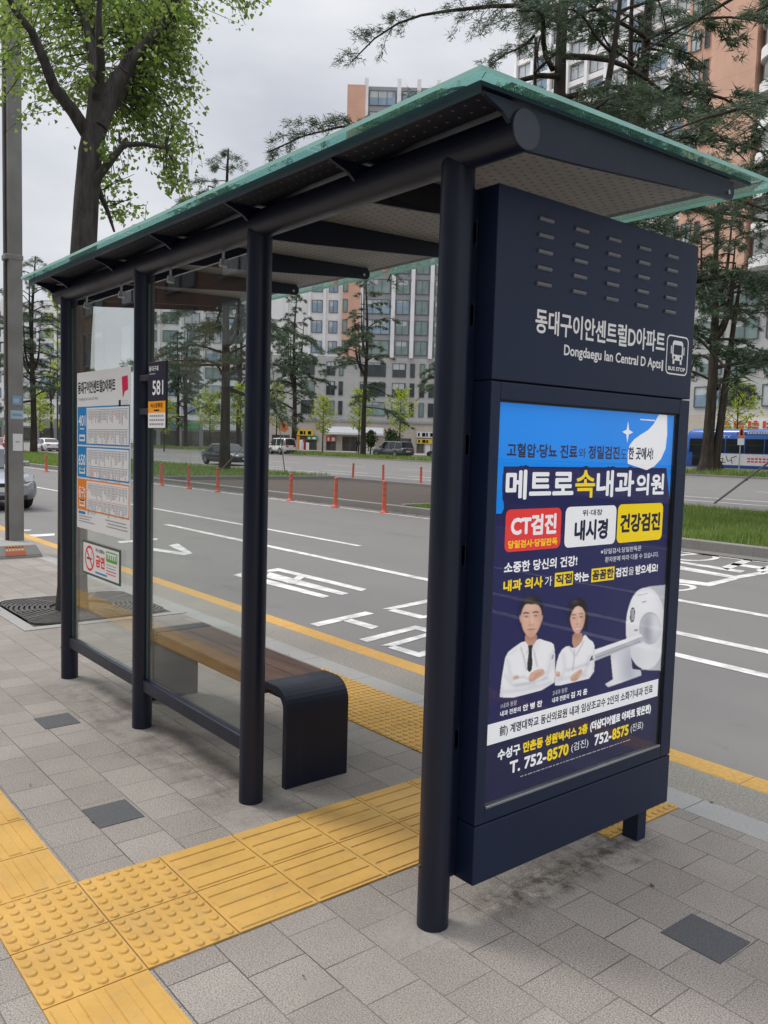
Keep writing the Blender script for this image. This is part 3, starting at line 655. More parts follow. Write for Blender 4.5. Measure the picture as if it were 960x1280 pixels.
N_ = fillp([(205,252),(214,228),(258,228),(266,250),(240,300),(222,300)], SKS, .8, 1); dab(236, 244, 22, 10, SKD, .55, N_)
fillp([(206,258),(226,290),(212,318),(192,276)], (.76,.76,.79), .7, 0, 1, M2); fillp([(268,248),(242,290),(256,322),(282,268)], (.74,.74,.77), .7, 0, 1, M2)
T_ = fillp([(219,284),(246,281),(239,300),(243,388),(230,410),(215,392),(226,300)], (.016,.016,.020), .6, 1, 1, M2); dab(226, 340, 3, 45, (.06,.06,.07), .6, T_)
hd = [(240,70),(266,78),(283,106),(286,150),(278,192),(263,224),(241,248),(226,246),(205,224),(193,192),(188,150),(193,106),(212,78)]
dab(188, 160, 5, 11, SKS, 1.); fillp([(183,148),(190,144),(194,178),(187,176)], SKS, .7, 1); fillp([(284,142),(291,146),(287,172),(281,176)], SKS, .7, 1)
F2 = fillp(hd, (.64, .405, .30), .9)
dab(280, 165, 11, 50, SKS, .6, F2); dab(194, 170, 7, 40, SKS, .4, F2); dab(236, 238, 26, 9, SKS, .6, F2); dab(216, 185, 11, 10, (.68, .37, .28), .3, F2); dab(260, 180, 10, 10, (.68, .37, .28), .25, F2); dab(232, 106, 18, 10, (.76, .54, .44), .45, F2); dab(236, 224, 16, 6, (.42, .26, .20), .3, F2)
g = fillp([(187,152),(186,102),(203,66),(240,50),(274,62),(291,95),(289,148),(281,112),(264,92),(236,94),(212,91),(198,110)], HR, 1.0); dab(225, 70, 20, 8, (.08, .06, .05), .6, g)
for ex, ey in ((214,150),(258,146)):
    dab(ex, ey, 8, 2.8, (.22, .11, .085), .7, F2); dab(ex, ey+.2, 3.3, 2.6, (.01,.008,.008), .95, F2); dab(ex-5, ey+.8, 1.6, 1.2, (.68,.62,.58), .5, F2); dab(ex+5, ey+.6, 1.6, 1.2, (.68,.62,.58), .5, F2); stroke([(ex-13, ey-14), (ex-2, ey-18), (ex+12, ey-15)], 2.3, (.03,.02,.018), .45, F2); dab(ex, ey+8, 9, 3, SKS, .3, F2)
dab(240, 168, 3.2, 18, (.74,.52,.42), .5, F2); dab(230, 170, 3, 17, SKS, .4, F2); dab(229, 189, 3.4, 2, SKD, .6, F2); dab(243, 187, 3.4, 2, SKD, .5, F2); dab(236, 193, 9, 2.5, SKS, .5, F2)
dab(236, 210, 14, 3.6, (.50, .17, .14), .85, F2, -.06); dab(236, 209, 14, 1.1, (.22, .06, .05), .7, F2, -.06); dab(236, 219, 10, 2.5, SKS, .4, F2)
hd_ = fillp([(224,426),(240,404),(285,388),(299,398),(297,418),(272,434),(240,451),(226,451)], (.64,.40,.30), .7, 1); dab(250, 446, 26, 7, SKS, .7, hd_); stroke([(250,420),(290,404)], 1.4, SKD, .2, hd_); stroke([(248,432),(284,416)], 1.4, SKD, .18, hd_)
hd_ = fillp([(150,426),(176,419),(184,432),(160,441)], (.64,.40,.30), .7, 1); dab(168, 438, 14, 5, SKS, .7, hd_)
stroke([(333,345),(338,326)], 2.2, (.25,.25,.28), .5, M2)
keep = np.zeros((PHH-1, PW-1), bool); keep[:] = np.maximum.reduce([alp[:-1, :-1], alp[1:, :-1], alp[:-1, 1:], alp[1:, 1:]]) > .03
cor = [np.array(on(600+x/3.6923, 730+y/3.6923, 'x', .0698)) for x, y in ((XX[0, 0], YY[0, 0]), (XX[0, -1], YY[0, 0]), (XX[0, 0], YY[-1, 0]))]
dd_ = np.stack([np.full(XX.size, 0.)]*3, 1); px_ = 600+XX.ravel()/3.6923; py_ = 730+YY.ravel()/3.6923
ray = np.array(fw)*F_PX+np.outer(px_-IW/2, np.array(rt))+np.outer(IH/2-py_, np.array(up)); tt_ = (.0698-CAM.x)/ray[:, 0]; VV = np.array(CAM)+ray*tt_[:, None]
ii, jj = np.nonzero(keep); FF = np.stack([ii*PW+jj, (ii+1)*PW+jj, (ii+1)*PW+jj+1, ii*PW+jj+1], 1)
me = bpy.data.meshes.new('portrait_print'); me.vertices.add(len(VV)); me.vertices.foreach_set('co', VV.astype(np.float32).ravel()); nF = len(FF)
me.loops.add(nF*4); me.loops.foreach_set('vertex_index', FF.astype(np.int32).ravel()); me.polygons.add(nF); me.polygons.foreach_set('loop_start', np.arange(0, nF*4, 4, dtype=np.int32)); me.polygons.foreach_set('loop_total', np.full(nF, 4, np.int32)); me.update()
ca = me.color_attributes.new('print', 'FLOAT_COLOR', 'POINT'); ca.data.foreach_set('color', np.concatenate([np.clip(img, 0, 1).reshape(-1, 3), np.ones((img.shape[0]*img.shape[1], 1))], 1).astype(np.float32).ravel())
PM = Mat('print_photograph'); PM.set(color=PM.node('ShaderNodeVertexColor', layer_name='print').outputs['Color'], rough=.5, spec=.1); me.materials.append(PM.m)
portrait = bpy.data.objects.new('portrait_print', me); COL.objects.link(portrait)
ps.poly(zz([(92,540),(345,472),(524,431),(520,448),(345,490),(92,555)]), iNavy, 14)
ps.text('1내과 원장', .205, .694, .282, .711, iLg, 15); ps.text('내과 전문의', .203, .668, .302, .686, iW, 15, .03); ps.text('안 병 찬', .313, .666, .412, .689, iW, 15, .045)
ps.text('2내과 원장', .466, .694, .545, .711, iLg, 15); ps.text('내과 전문의', .464, .668, .556, .686, iW, 15, .03); ps.text('김 지 윤', .566, .666, .660, .689, iW, 15, .045)
ps.rect(AY0+.004, .583, 1.112, .652, iW, 15)
ps.text('前) 계명대학교 동산의료원 내과 임상조교수 2인의 소화기내과 진료', .203, .597, 1.076, .637, iDark, 16, .022)
ps.text('수성구', .203, .518, .314, .556, iW, 5, .045); ps.text('만촌동 성원넥서스 2층', .328, .518, .678, .556, iYel, 5, .045); ps.text('(더샵디어엘로 아파트 맞은편)', .692, .516, 1.078, .558, iW, 5, .045)
ps.text('T. 752-', .264, .460, .452, .503, iW, 5, .05); ps.text('8570', .455, .460, .573, .503, iYel, 5, .05); ps.text('(검진)', .588, .462, .686, .498, iW, 5)
ps.text('752-', .722, .460, .826, .503, iW, 5, .05); ps.text('8575', .830, .460, .934, .503, iYel, 5, .05); ps.text('(진료)', .948, .462, 1.030, .498, iW, 5)
x_ = .32
while x_ < .95:
    w_ = random.uniform(.008, .03); ps.rect(x_, .437, x_+w_, .440, iGrey, 5); x_ += w_+.006
ps.mats = [lit(m_) for m_ in ps.mats]; backlit(PM.m); poster = ps.build('poster', ap); portrait.parent = poster
b = MB(); b.box((.0745, AY0+.0004, AZ0+.0002), (.0775, AY1-.0004, AZ1-.0004)); b.build('poster_glazing', glassmat('poster_glazing', (.99, .99, .99), ior=1.28), ap)
fixloc(ap)

# ------------------------------------------------------------------ signs fixed in the shelter
iPap = ink('paper', (.70, .71, .72)); iCy = ink('route_blue', (.02, .22, .52)); iOr = ink('route_orange', (.72, .22, .03)); iMag = ink('magenta', (.62, .02, .09)); iGr = ink('green', (.12, .42, .06)); iDull = ink('dull_grey', (.32, .33, .35)); iFrm = ink('frame_grey', (.09, .10, .09))
tt = empty('timetable_board', (-2.87, -.01, .99), 'large white bus timetable sheet with blue and orange route tables on the leftmost glass pane', 'timetable')
T = Art(lambda u, v, ly: (u, -.0072-ly*.0004, v)); TX0, TX1, TZ0, TZ1 = -3.284, -2.462, .985, 1.922
b = MB(); b.box((TX0, -.0068, TZ0), (TX1, -.0062, TZ1)); b.build('sheet', iPap, tt)
tu = lambda x: TX0+(TX1-TX0)*x
T.text('동대구이안센트럴D아파트', tu(.02), 1.795, tu(.74), 1.868, iBlk, 1, .02); T.text('Dongdaegu Ian Central D Apts', tu(.03), 1.752, tu(.42), 1.774, iDull, 1)
T.poly([(tu(.85), 1.87), (tu(.95), 1.875), (tu(.955), 1.80), (tu(.90), 1.79), (tu(.87), 1.755), (tu(.86), 1.80)], iMag, 1); T.rect(tu(.80), 1.70, tu(.835), 1.745, iBlk, 1)
for k in range(3): T.rect(tu(.86), 1.71+k*.014, tu(.96), 1.715+k*.014, iLg, 1)
def route(z0, z1, num, col, seed):
    r_ = random.Random(seed)
    T.rect(tu(.015), z0, tu(.985), z1, col, 1); T.rect(tu(.20), z0+.008, tu(.975), z1-.008, iPap, 2)
    T.text(num, tu(.035), z1-.115, tu(.175), z1-.05, iW, 2, .012); T.rect(tu(.05), z0+.02, tu(.165), z0+.06, iPap, 2); T.rect(tu(.06), z0+.032, tu(.15), z0+.046, col, 3)
    T.rect(tu(.06), z1-.135, tu(.15), z1-.128, iPap, 2)
    for rowz in ((z1-.02, z1-.115), ((z0+z1)/2-.02, z0+.02)):
        T.rect(tu(.215), rowz[0]-.002, tu(.96), rowz[0], col, 3)
        for k in range(30):
            x = tu(.225+.0245*k); l_ = r_.uniform(.03, .088); red = r_.random() < .05
            zc = rowz[0]-.008
            while zc > rowz[0]-l_:
                q = r_.uniform(.008, .014); T.rect(x, zc-q, x+.009, zc, iMag if red else iDull, 3); zc -= q+.003
route(1.492, 1.718, '401', iCy, 1); route(1.296, 1.482, '650', iCy, 2); route(1.098, 1.286, '동구2', iOr, 3)
T.rect(tu(.03), 1.073-.0, tu(.17), 1.085+.004, iCy, 1)
for k, (a, c) in enumerate(((.03, .3), (.03, .26), (.03, .36))): T.rect(tu(a), 1.058-.016*k, tu(c), 1.063-.016*k, iDull, 1)
for k, (a, c) in enumerate(((.56, .93), (.60, .95), (.58, .96))): T.rect(tu(a), 1.066-.018*k, tu(c), 1.071-.018*k, iDull, 1)
T.build('print', tt); fixloc(tt)

ns = empty('no_smoking_sign', (-2.88, -.012, .72), 'small white no smoking sign with grey frame below the timetable', 'no smoking sign')
b = MB(); b.box((-3.175, -.012, .716), (-2.588, -.0064, .920)); b.build('backing_board', iFrm, ns, bevel=.002)
T = Art(lambda u, v, ly: (u, -.0126-ly*.0004, v)); T.rect(-3.160, .730, -2.603, .906, iPap, 0)
T.ring(-3.055, .818, .062, .076, iRed, 1); T.rect(-3.10, .811, -3.035, .822, iBlk, 1); T.rect(-3.03, .811, -3.012, .822, iRed, 1); T.path([(-3.02, .83), (-3.03, .845), (-3.015, .86)], .005, iDull, 1); T.line((-3.10, .863), (-3.01, .773), .013, iRed, 2)
T.text('버스정류소', -2.955, .868, -2.815, .890, iDark, 1, .03); T.text('금연', -2.955, .780, -2.815, .852, iRed, 1, .045)
T.rrect(-2.795, .832, -2.625, .892, .012, iGr, 1); T.rrect(-2.785, .848, -2.635, .884, .008, iPap, 2)
for k in range(5): T.rect(-2.78+.03*k, .836, -2.765+.03*k, .874, iGr, 3)
for k in range(4): T.rect(-2.79, .812-.017*k, -2.64-.01*(k%2), .817-.017*k, iMag if k > 1 else iDull, 1)
T.rect(-2.96, .742, -2.78, .752, iCy, 1)
T.build('print', ns); fixloc(ns)

rs = empty('route_sign', (-2.14, -.045, 1.6), 'narrow black and orange stop number sign fixed to the side of the second post', 'stop sign')
SX0, SX1, SZ0, SZ1 = -2.262, -1.955, 1.590, 1.918
SX0, SX1 = -2.150, -1.942
b = MB(); b.box((SX0, -.045, SZ0), (SX1, -.034, SZ1)); b.box((-2.262, -.042, 1.66), (SX0+.02, -.0342+.02, 1.69)); b.box((-2.262, -.042, 1.83), (SX0+.02, -.0342+.02, 1.86)); b.build('backing_board', simple('sign_black', (.02, .018, .03), .45), rs, bevel=.002)
T = Art(lambda u, v, ly: (SX0+(SX1-SX0)*u, -.0456-ly*.0004, SZ0+(SZ1-SZ0)*v)); iSl = ink('slate', (.025, .024, .042))
T.rect(.015, .41, .985, .99, iSl, 0); T.rect(.015, .235, .985, .41, ink('sign_orange', (.88, .36, .02)), 0); T.rect(.015, .01, .985, .235, iW, 0)
T.text('동대구로', .06, .86, .60, .94, iW, 1, .02); T.rect(.08, .815, .42, .828, iGrey, 1); T.text('581', .26, .50, .86, .72, iW, 1, .03)
T.text('버스정류장', .16, .31, .84, .385, iBlk, 1, .03); T.rect(.36, .262, .64, .285, iBlk, 1)
for k in range(3):
    x_ = .1
    while x_ < .85: w_ = random.uniform(.06, .13); T.rect(x_, .175-.062*k, min(x_+w_, .92), .205-.062*k, iDull, 1); x_ += w_+.03
T.build('print', rs); fixloc(rs)

# ------------------------------------------------------------------ bench
be = empty('bench', (-1.94, .35, 0), 'wooden slab bench with navy steel end plates inside the bus shelter', 'bench')
BX0, BX1, BY0, BY1, BZ = -2.725, -1.165, .18, .52, .448
for sgn, xe in ((1, BX1), (-1, BX0)):
    b = MB(); R_, th = .10, .034
    out = [(xe, -.01), (xe, BZ-R_)] + [(xe-sgn*(R_-R_*math.cos(a)), BZ-R_+R_*math.sin(a)) for a in np.linspace(.15, PI/2, 8)] + [(xe-sgn*.195, BZ)]
    inn = [(xe-sgn*.195, BZ-th)] + [(xe-sgn*(R_-(R_-th)*math.cos(a)), BZ-R_+(R_-th)*math.sin(a)) for a in np.linspace(PI/2, .0, 8)] + [(xe-sgn*th, -.01)]
    P = out+inn
    if sgn < 0: P = P[::-1]
    b.prism(P, lambda u, v, d: (u, d, v), BY1, BY0); b.build('end_plate', NAVY, be, bevel=.003)
WOOD = Mat('oiled_reddish_timber')
_w = WOOD.noise(2.0, 8, .65, WOOD.node('ShaderNodeMapping', {'Vector': WOOD.co(), 'Scale': (.9, 12, 12)}).outputs[0]); _k = WOOD.noise(3.5, 5, .6)
_c = WOOD.ramp(_w, ((.3, (.075, .028, .015)), (.5, (.16, .062, .030)), (.72, (.26, .115, .052))))
_c = WOOD.mix(WOOD.maprange(_k, .48, .7, 0, .65), _c, (.17, .125, .125))
WOOD.set(color=_c, rough=WOOD.maprange(_k, .35, .7, .38, .6), spec=.45); WOOD.bump(_w, .25, .004); WOOD = WOOD.m
for k in range(2):
    y0 = BY0+k*(BY1-BY0)/2
    b = MB(); b.box((BX0+.197, y0+.001, BZ-.062), (BX1-.197, y0+(BY1-BY0)/2-.001, BZ-.003)); b.build('seat_plank', WOOD, be, bevel=.004)
b = MB(); b.box((BX0+.1, BY0+.05, BZ-.075), (BX1-.1, BY1-.05, BZ-.0625)); b.build('seat_rail', NAVY, be)
fixloc(be)
# ------------------------------------------------------------------ street furniture
po = empty('utility_pole', (-9.75, 1.45, 0), 'square grey steel pole with stickers on a concrete foot left of the shelter', 'pole')
b = MB(); cx, cy = -9.62, 1.38
def frust(b, cx, cy, z0, z1, a0, a1, mi=0):
    vs = [(cx+s*a, cy+t*a, z) for z, a in ((z0, a0), (z1, a1)) for s, t in ((-1,-1),(1,-1),(1,1),(-1,1))]
    b.add(vs, ((3,2,1,0),(4,5,6,7),(0,1,5,4),(1,2,6,5),(2,3,7,6),(3,0,4,7)), mi)
frust(b, cx+.2, cy-.24, -.02, .03, .40, .40); frust(b, cx+.2, cy-.24, .0302, .16, .40, .335); b.build('concrete_foot', CONC, po, bevel=.01)
POLE = simple('weathered_grey_steel', (.205, .202, .192), .55, .1, .2, 2.5)
POLED = simple('dark_pole_channel', (.085, .078, .065), .6, .1, .25, 3)
b = MB(); b.box((cx-.085, cy-.085, .15), (cx+.085, cy+.085, 10)); b.box((cx-.07, cy-.115, .15), (cx+.0, cy-.0852, 10), 1)
b.box((cx-.1, cy-.125, 3.75), (cx+.09, cy+.095, 3.82)); b.build('shaft', [POLE, POLED], po, bevel=.012)
stb = ink('sticker_blue', (.20, .33, .45)); stk = ink('sticker_sky', (.36, .47, .55))
for y0, y1, z0, z1, m_, bars in ((-.05, .06, 1.92, 2.04, stb, ((-.04, .03, 1.95, 2.00, stk),)), (-.075, .08, 1.74, 1.85, stk, ((-.06, .06, 1.78, 1.81, stb),)), (-.05, .07, 1.33, 1.55, iPap, ((-.02, .03, 1.44, 1.455, iDull),))):
    b = MB(); b.box((cx+.0851, cy+y0, z0), (cx+.0875, cy+y1, z1), 0)
    for a_, c_, d_, e_, m2 in bars: b.box((cx+.0851, cy+a_, d_), (cx+.0886, cy+c_, e_), 1)
    b.build('sticker', [m_, bars[0][4]], po)
for k in range(7):
    b = MB(); b.box((cx-.06, cy-.1175, .9+k*.19), (cx-.03, cy-.1152, .96+k*.19)); b.build('paper_scrap', iPap if k % 2 else stk, po)
b = MB()
P4_ = lambda u, v: (cx+.60-.065*(v-.0302)/.13+.004, cy-.16+u, v)
def quad(u0, v0, u1, v1, mi, e=0): b.add([tuple(Vector(P4_(u, v))+Vector((e, 0, e))) for u, v in ((u0, v0), (u1, v0), (u1, v1), (u0, v1))], [(0,1,2,3)], mi)
quad(-.12, .035, .12, .155, 0); quad(-.12, .035, .12, .085, 1, .001)
for k in range(6): quad(-.11+.037*k, .130, -.085+.037*k, .140, 2, .001); quad(-.11+.037*k, .100, -.09+.037*k, .110, 3, .001)
b.build('warning_label', [ink('label_orange', (.50, .27, .12)), ink('label_red', (.50, .15, .09)), iDark, iW], po); fixloc(po)

# street tree grate
gr = empty('tree_grate', (-5.6, .8, 0), 'square cast iron tree grate with concentric slots round the trunk', 'tree grate')
IRON = simple('cast_iron', (.085, .08, .075), .7, .3, .3, 30, bump=.3)
b = MB(); gx0, gx1, gy0, gy1 = -6.2, -5.0, .24, 1.42
b.box((gx0-.1, gy0-.1, -.02), (gx1+.1, gy0, .006)); b.box((gx0-.1, gy1, -.02), (gx1+.1, gy1+.1, .006)); b.box((gx0-.1, gy0+.0005, -.02), (gx0, gy1-.0005, .006)); b.box((gx1, gy0+.0005, -.02), (gx1+.1, gy1-.0005, .006))
b.build('stone_frame', GRAN, gr)
b = MB(); b.box((gx0, gy0, -.02), (gx1, gy1, .003)); b.build('pit_soil', simple('dark_pit_soil', (.06, .048, .036), .95, 0, .5, 60), gr)
b = MB(); gcx, gcy = -5.6, .83
def ringz(r0, r1, z0, z1, a0=0, a1=2*PI, n=40):
    V = []
    for a in np.linspace(a0, a1, n):
        for r, z in ((r0, z0), (r0, z1), (r1, z1), (r1, z0)):
            x, y = gcx+r*math.cos(a), gcy+r*math.sin(a); V.append((min(max(x, gx0+.005), gx1-.005), min(max(y, gy0+.005), gy1-.005), z))
    b.add(V, [(4*i+j, 4*i+(j+1)%4, 4*(i+1)+(j+1)%4, 4*(i+1)+j) for i in range(n-1) for j in range(4)])
for k in range(12):
    r = .27+.043*k; ringz(r, r+.026, .0031, .022)
for k in range(12):
    a = 2*PI*k/12; c, s = math.cos(a), math.sin(a)
    q = .57/max(abs(c), abs(s))
    p0, p1 = Vector((gcx+.27*c, gcy+.27*s, .012)), Vector((gcx+q*c, gcy+q*s, .012)); nrm = Vector((-s, c, 0))*.018
    b.add([p0-nrm, p1-nrm, p1+nrm, p0+nrm, p0-nrm+Vector((0,0,.012)), p1-nrm+Vector((0,0,.012)), p1+nrm+Vector((0,0,.012)), p0+nrm+Vector((0,0,.012))], ((4,5,6,7),(0,1,5,4),(1,2,6,5),(2,3,7,6),(3,0,4,7)))
b.build('slotted_ring', IRON, gr); fixloc(gr)

# flexible delineator posts along the median
RED = simple('red_orange_plastic', (.60, .10, .05), .5, 0, .15, 5); REDD = simple('dull_reflective_band', (.42, .14, .10), .4, 0, .2, 9)
def delineator():
    r = empty('delineator_post', (0, 0, 0), 'x', 'delineator', 'red delineator posts along the median')
    b = MB(); prof = [(.115, 0), (.115, .025), (.07, .05), (.055, .09), (.052, .78), (.046, .80)]
    n = 16; V = [(q*math.cos(a), q*math.sin(a), z) for q, z in prof for a in np.linspace(0, 2*PI, n, endpoint=False)]
    b.add(V, [(i*n+k, i*n+(k+1)%n, (i+1)*n+(k+1)%n, (i+1)*n+k) for i in range(len(prof)-1) for k in range(n)]+[tuple(range((len(prof)-1)*n, len(prof)*n))], 0, True)
    b.build('post', RED, r)
    for z in (.42, .56, .70):
        b = MB(); V = [((.054-.0035*(zz-.42))*math.cos(a), (.054-.0035*(zz-.42))*math.sin(a), zz) for zz in (z, z+.06) for a in np.linspace(0, 2*PI, n, endpoint=False)]
        b.add(V, [(k, (k+1)%n, n+(k+1)%n, n+k) for k in range(n)], 0, True); b.build('reflective_band', REDD, r)
    return r
d0 = delineator()
dspots = [(202, 607, 0), (236, 611, 0), (272, 615, 0), (363, 626, 0), (419, 634, 0), (480, 641, 0), (441, 598, 1), (479, 601, 1), (526, 605, 1), (58, 590, 0)]
dlab = ['red post at the grass bed, leftmost of three through glass beside the 581 sign', 'red post at the grass bed, middle one of three seen through the glass', 'red post in front of the black sedan, right one of three seen through glass',
        'red post at the near kerb just right of the third shelter post', 'red post in the middle of the three along the near kerb of the paved gap', 'tallest looking red post at the near kerb of the paved gap beside the grass corner',
        'tilted far red post behind the paved gap, leftmost of the far three', 'upright far red post directly behind the tallest near post', 'far red post on the far road edge beside the navy corner post', 'red post on the far left median between the grey pole and the shelter']
for i, (px, py, far) in enumerate(dspots):
    o = d0 if i == 0 else copy_tree(d0)
    p = on(px, py, 'z', RZ+(.02 if far else 0)); o.location = (p.x, (p.y if not far else 22.0+(p.y-22)*.4), RZ if not far else RZ)
    if far: q = CAM+(p-CAM)*1.0; o.location = (q.x, q.y, gz(q.y)-.03); 
    o['label'] = dlab[i]
    if i == 6: o.rotation_euler = (.0, .12, -.4)
    else: o.rotation_euler = (random.uniform(-.02, .02), random.uniform(-.02, .02), 0)

# ------------------------------------------------------------------ vehicles
TYRE = simple('tyre_rubber', (.018, .018, .019), .8); RIM = simple('alloy_rim', (.42, .43, .44), .35, .8)
CGL = simple('car_glass', (.018, .022, .026), .06, 0, .1, 2, .6); LAMP = simple('headlamp', (.62, .65, .68), .12, .3); TAIL = simple('tail_lamp', (.42, .02, .02), .2); TRIM = simple('black_trim', (.02, .02, .022), .5); CHR = simple('chrome', (.6, .61, .62), .15, 1.); PLATE = simple('plate_white', (.7, .7, .69), .5)
def paintm(n, c, metal=.3): return simple('car_paint_'+n, c, .25, metal, .05, 2, .5, coat=.6)
def loft(b, sts, mi, smooth=True, cap=True):          # sts: list of rings of equal length
    n = len(sts[0]); b.add([p for r in sts for p in r], [(i*n+k, i*n+(k+1)%n, (i+1)*n+(k+1)%n, (i+1)*n+k) for i in range(len(sts)-1) for k in range(n)], mi, smooth)
    if cap: b.add(sts[0], [tuple(reversed(range(n)))], mi); b.add(sts[-1], [tuple(range(n))], mi)
def car(name, label, cat, loc, rz, paint, Lg=4.75, Wd=1.84, H=1.46, belt=.92, hood=.86, kind='sedan', group=None):
    r = empty(name, loc, label, cat, group, rz)
    h = Lg/2; w = Wd/2; gc = .19
    if kind == 'sedan':   body = [(-h, .62, .45, .85), (-h+.12, .86, .30, .98), (-h+.55, .97, .22, belt+.10), (-h+1.2, 1, .2, belt+.06), (0, 1, .2, belt+.02), (.75, 1, .2, belt), (1.1, .99, .2, belt-.03), (h-.55, .985, .22, hood-.06), (h-.18, .93, .24, hood-.15), (h-.04, .82, .28, hood-.24), (h, .70, .36, .58)]
    else:                 body = [(-h, .80, .40, belt-.05), (-h+.1, .93, .32, belt+.02), (-h+.5, .98, .25, belt+.05), (-h+1.2, 1, .23, belt+.04), (0, 1, .23, belt+.02), (.8, 1, .23, belt+.01), (1.15, .99, .23, belt-.01), (h-.5, .95, .25, hood), (h-.14, .86, .30, hood-.1), (h, .68, .42, hood-.3)]
    b = MB(); R_ = []
    for x, k, z0, z1 in body:
        ww = w*k; d = z1-z0
        half = [(ww*.80, z0), (ww*.95, z0+.10*d), (ww, z0+.35*d), (ww*.995, z0+.6*d), (ww*.965, z0+.82*d), (ww*.90, z0+.95*d), (ww*.72, z1), (ww*.3, z1+.015)]
        R_.append([(x, y, z) for y, z in half]+[(x, -y, z) for y, z in reversed(half)])
    loft(b, R_, 0); b.build('body', paint, r)
    # greenhouse: glass, with painted roof and pillars
    if kind == 'sedan': cb = [(1.12, .88, belt-.02, 0), (.45, .80, H-.12, 1), (.30, .78, H-.03, 1), (-.42, .78, H, 2), (-.50, .78, H, 1), (-1.15, .77, H-.05, 2), (-1.32, .76, H-.10, 1), (-h+.45, .80, belt+.08, 0)]
    elif kind == 'suv': cb = [(1.2, .90, belt-.02, 0), (.62, .84, H-.14, 1), (.45, .82, H-.05, 1), (-.32, .82, H, 2), (-.40, .82, H, 1), (-1.25, .82, H-.02, 2), (-1.34, .82, H-.02, 1), (-1.95, .80, H-.06, 2), (-h+.28, .78, H-.10, 1), (-h+.10, .82, belt+.04, 0)]
    else: cb = [(h-.42, .92, belt-.02, 0), (h-.95, .86, H-.14, 1), (h-1.15, .85, H-.04, 1), (-.05, .85, H, 2), (-.14, .85, H, 1), (-1.0, .85, H, 2), (-1.08, .85, H, 1), (-h+.3, .84, H-.04, 2), (-h+.2, .84, H-.08, 1), (-h+.02, .86, belt, 0)]
    b = MB(); rings = []
    for x, k, zt, kd in cb:
        wb = w*.965; wt = w*k; zb = belt+.0; zt_ = max(zt, zb+.012)
        if zt <= zb+.1: half = [(wb*.93, zb-.05), (wb*.93, zb-.04), (wb*.92, zb-.03), (wb*.85, zb-.01), (wb*.3, zb+.0)]
        else: half = [(wb*.985, zb-.05), (wb*.985, zb-.04), (wt*.985, zt_-.09), (wt*.86, zt_-.01), (wt*.3, zt_+.012)]
        rings.append([(x, y, z) for y, z in half]+[(x, -y, z) for y, z in reversed(half)])
    n = 10
    for i in range(len(rings)-1):
        A, B = rings[i], rings[i+1]; end = i in (0, len(rings)-2); pill = abs(cb[i][0]-cb[i+1][0]) < .12
        for k in range(n):
            q = (A[k], B[k], B[(k+1)%n], A[(k+1)%n])
            roof = k in (2, 3, 4, 5, 6)
            if end: m_ = 1 if k in (3, 4, 5) else (0 if k in (2, 6) else 1)
            else: m_ = 0 if roof or pill else 1
            b.add(q, [(0, 1, 2, 3)], m_, False)
    b.build('cabin', [paint, CGL], r)
    wr = .34 if kind != 'suv' else .37
    for x in (h-.92, -h+.95):
        for s in (1, -1):
            y = s*(w-.115); b = MB(); V = []; nn = 24
            for rr, yy in ((wr*.62, .12), (wr*.93, .11), (wr, .07), (wr, -.08), (wr*.9, -.11)):
                V += [(x+rr*math.cos(a), y+s*yy, wr+rr*math.sin(a)) for a in np.linspace(0, 2*PI, nn, endpoint=False)]
            b.add(V, [(i*nn+k, i*nn+(k+1)%nn, (i+1)*nn+(k+1)%nn, (i+1)*nn+k) for i in range(4) for k in range(nn)], 0, True)
            wh = b.build('wheel', TYRE, r)
            b = MB(); b.add([(x+wr*.62*math.cos(a), y+s*.105, wr+wr*.62*math.sin(a)) for a in np.linspace(0, 2*PI, nn, endpoint=False)], [tuple(range(nn))], 1)
            for k in range(5):
                a = 2*PI*k/5; c, sn = math.cos(a), math.sin(a)
                b.add([(x+c*wr*.08-sn*.035, y+s*.118, wr+sn*wr*.08+c*.035), (x+c*wr*.62-sn*.05, y+s*.114, wr+sn*wr*.62+c*.05), (x+c*wr*.62+sn*.05, y+s*.114, wr+sn*wr*.62-c*.05), (x+c*wr*.08+sn*.035, y+s*.118, wr+sn*wr*.08-c*.035)], [(0,1,2,3)], 0)
            V = [(x+q*math.cos(a), y+s*.116, wr+q*math.sin(a)) for a in np.linspace(0, 2*PI, nn, endpoint=False) for q in (wr*.55, wr*.63)]
            b.add(V, [(2*k, 2*((k+1)%nn), 2*((k+1)%nn)+1, 2*k+1) for k in range(nn)], 0)
            b.build('rim', [RIM, TRIM], wh)
            b = MB(); V = [(x+q*math.cos(a), s*(w+.004-(.0 if q < wr*1.1 else .012)), wr+q*math.sin(a)) for a in np.linspace(-.25, PI+.25, 20) for q in (wr*.9, wr*1.16)]
            b.add(V, [(2*k, 2*k+2, 2*k+3, 2*k+1) for k in range(19)], 0); b.build('wheel_arch', TRIM, r)
    zl = hood-.20 if kind == 'sedan' else hood-.22
    for s in (1, -1):
        b = MB(); b.add([(h-.02, s*w*.62, zl-.02), (h-.22, s*w*.87, zl+.0), (h-.48, s*w*.955, zl+.06), (h-.46, s*w*.93, zl+.13), (h-.22, s*w*.83, zl+.11), (h-.05, s*w*.56, zl+.07)], [(0,1,2,3,4,5)]); 
        V = [Vector(v) for v in b.v]; b2 = MB(); off = Vector((.02, s*.010, .006)); b2.add([v+off for v in V]+[v-off for v in V], [(0,1,2,3,4,5)]+[(i, (i+1)%6, 6+(i+1)%6, 6+i) for i in range(6)]); b2.build('headlight', LAMP, r)
        b = MB(); b.box((-h-.012, s*w*.55-.16, belt-.20), (-h+.2, s*w*.55+.16, belt-.06)); b.build('tail_light', TAIL, r, bevel=.02)
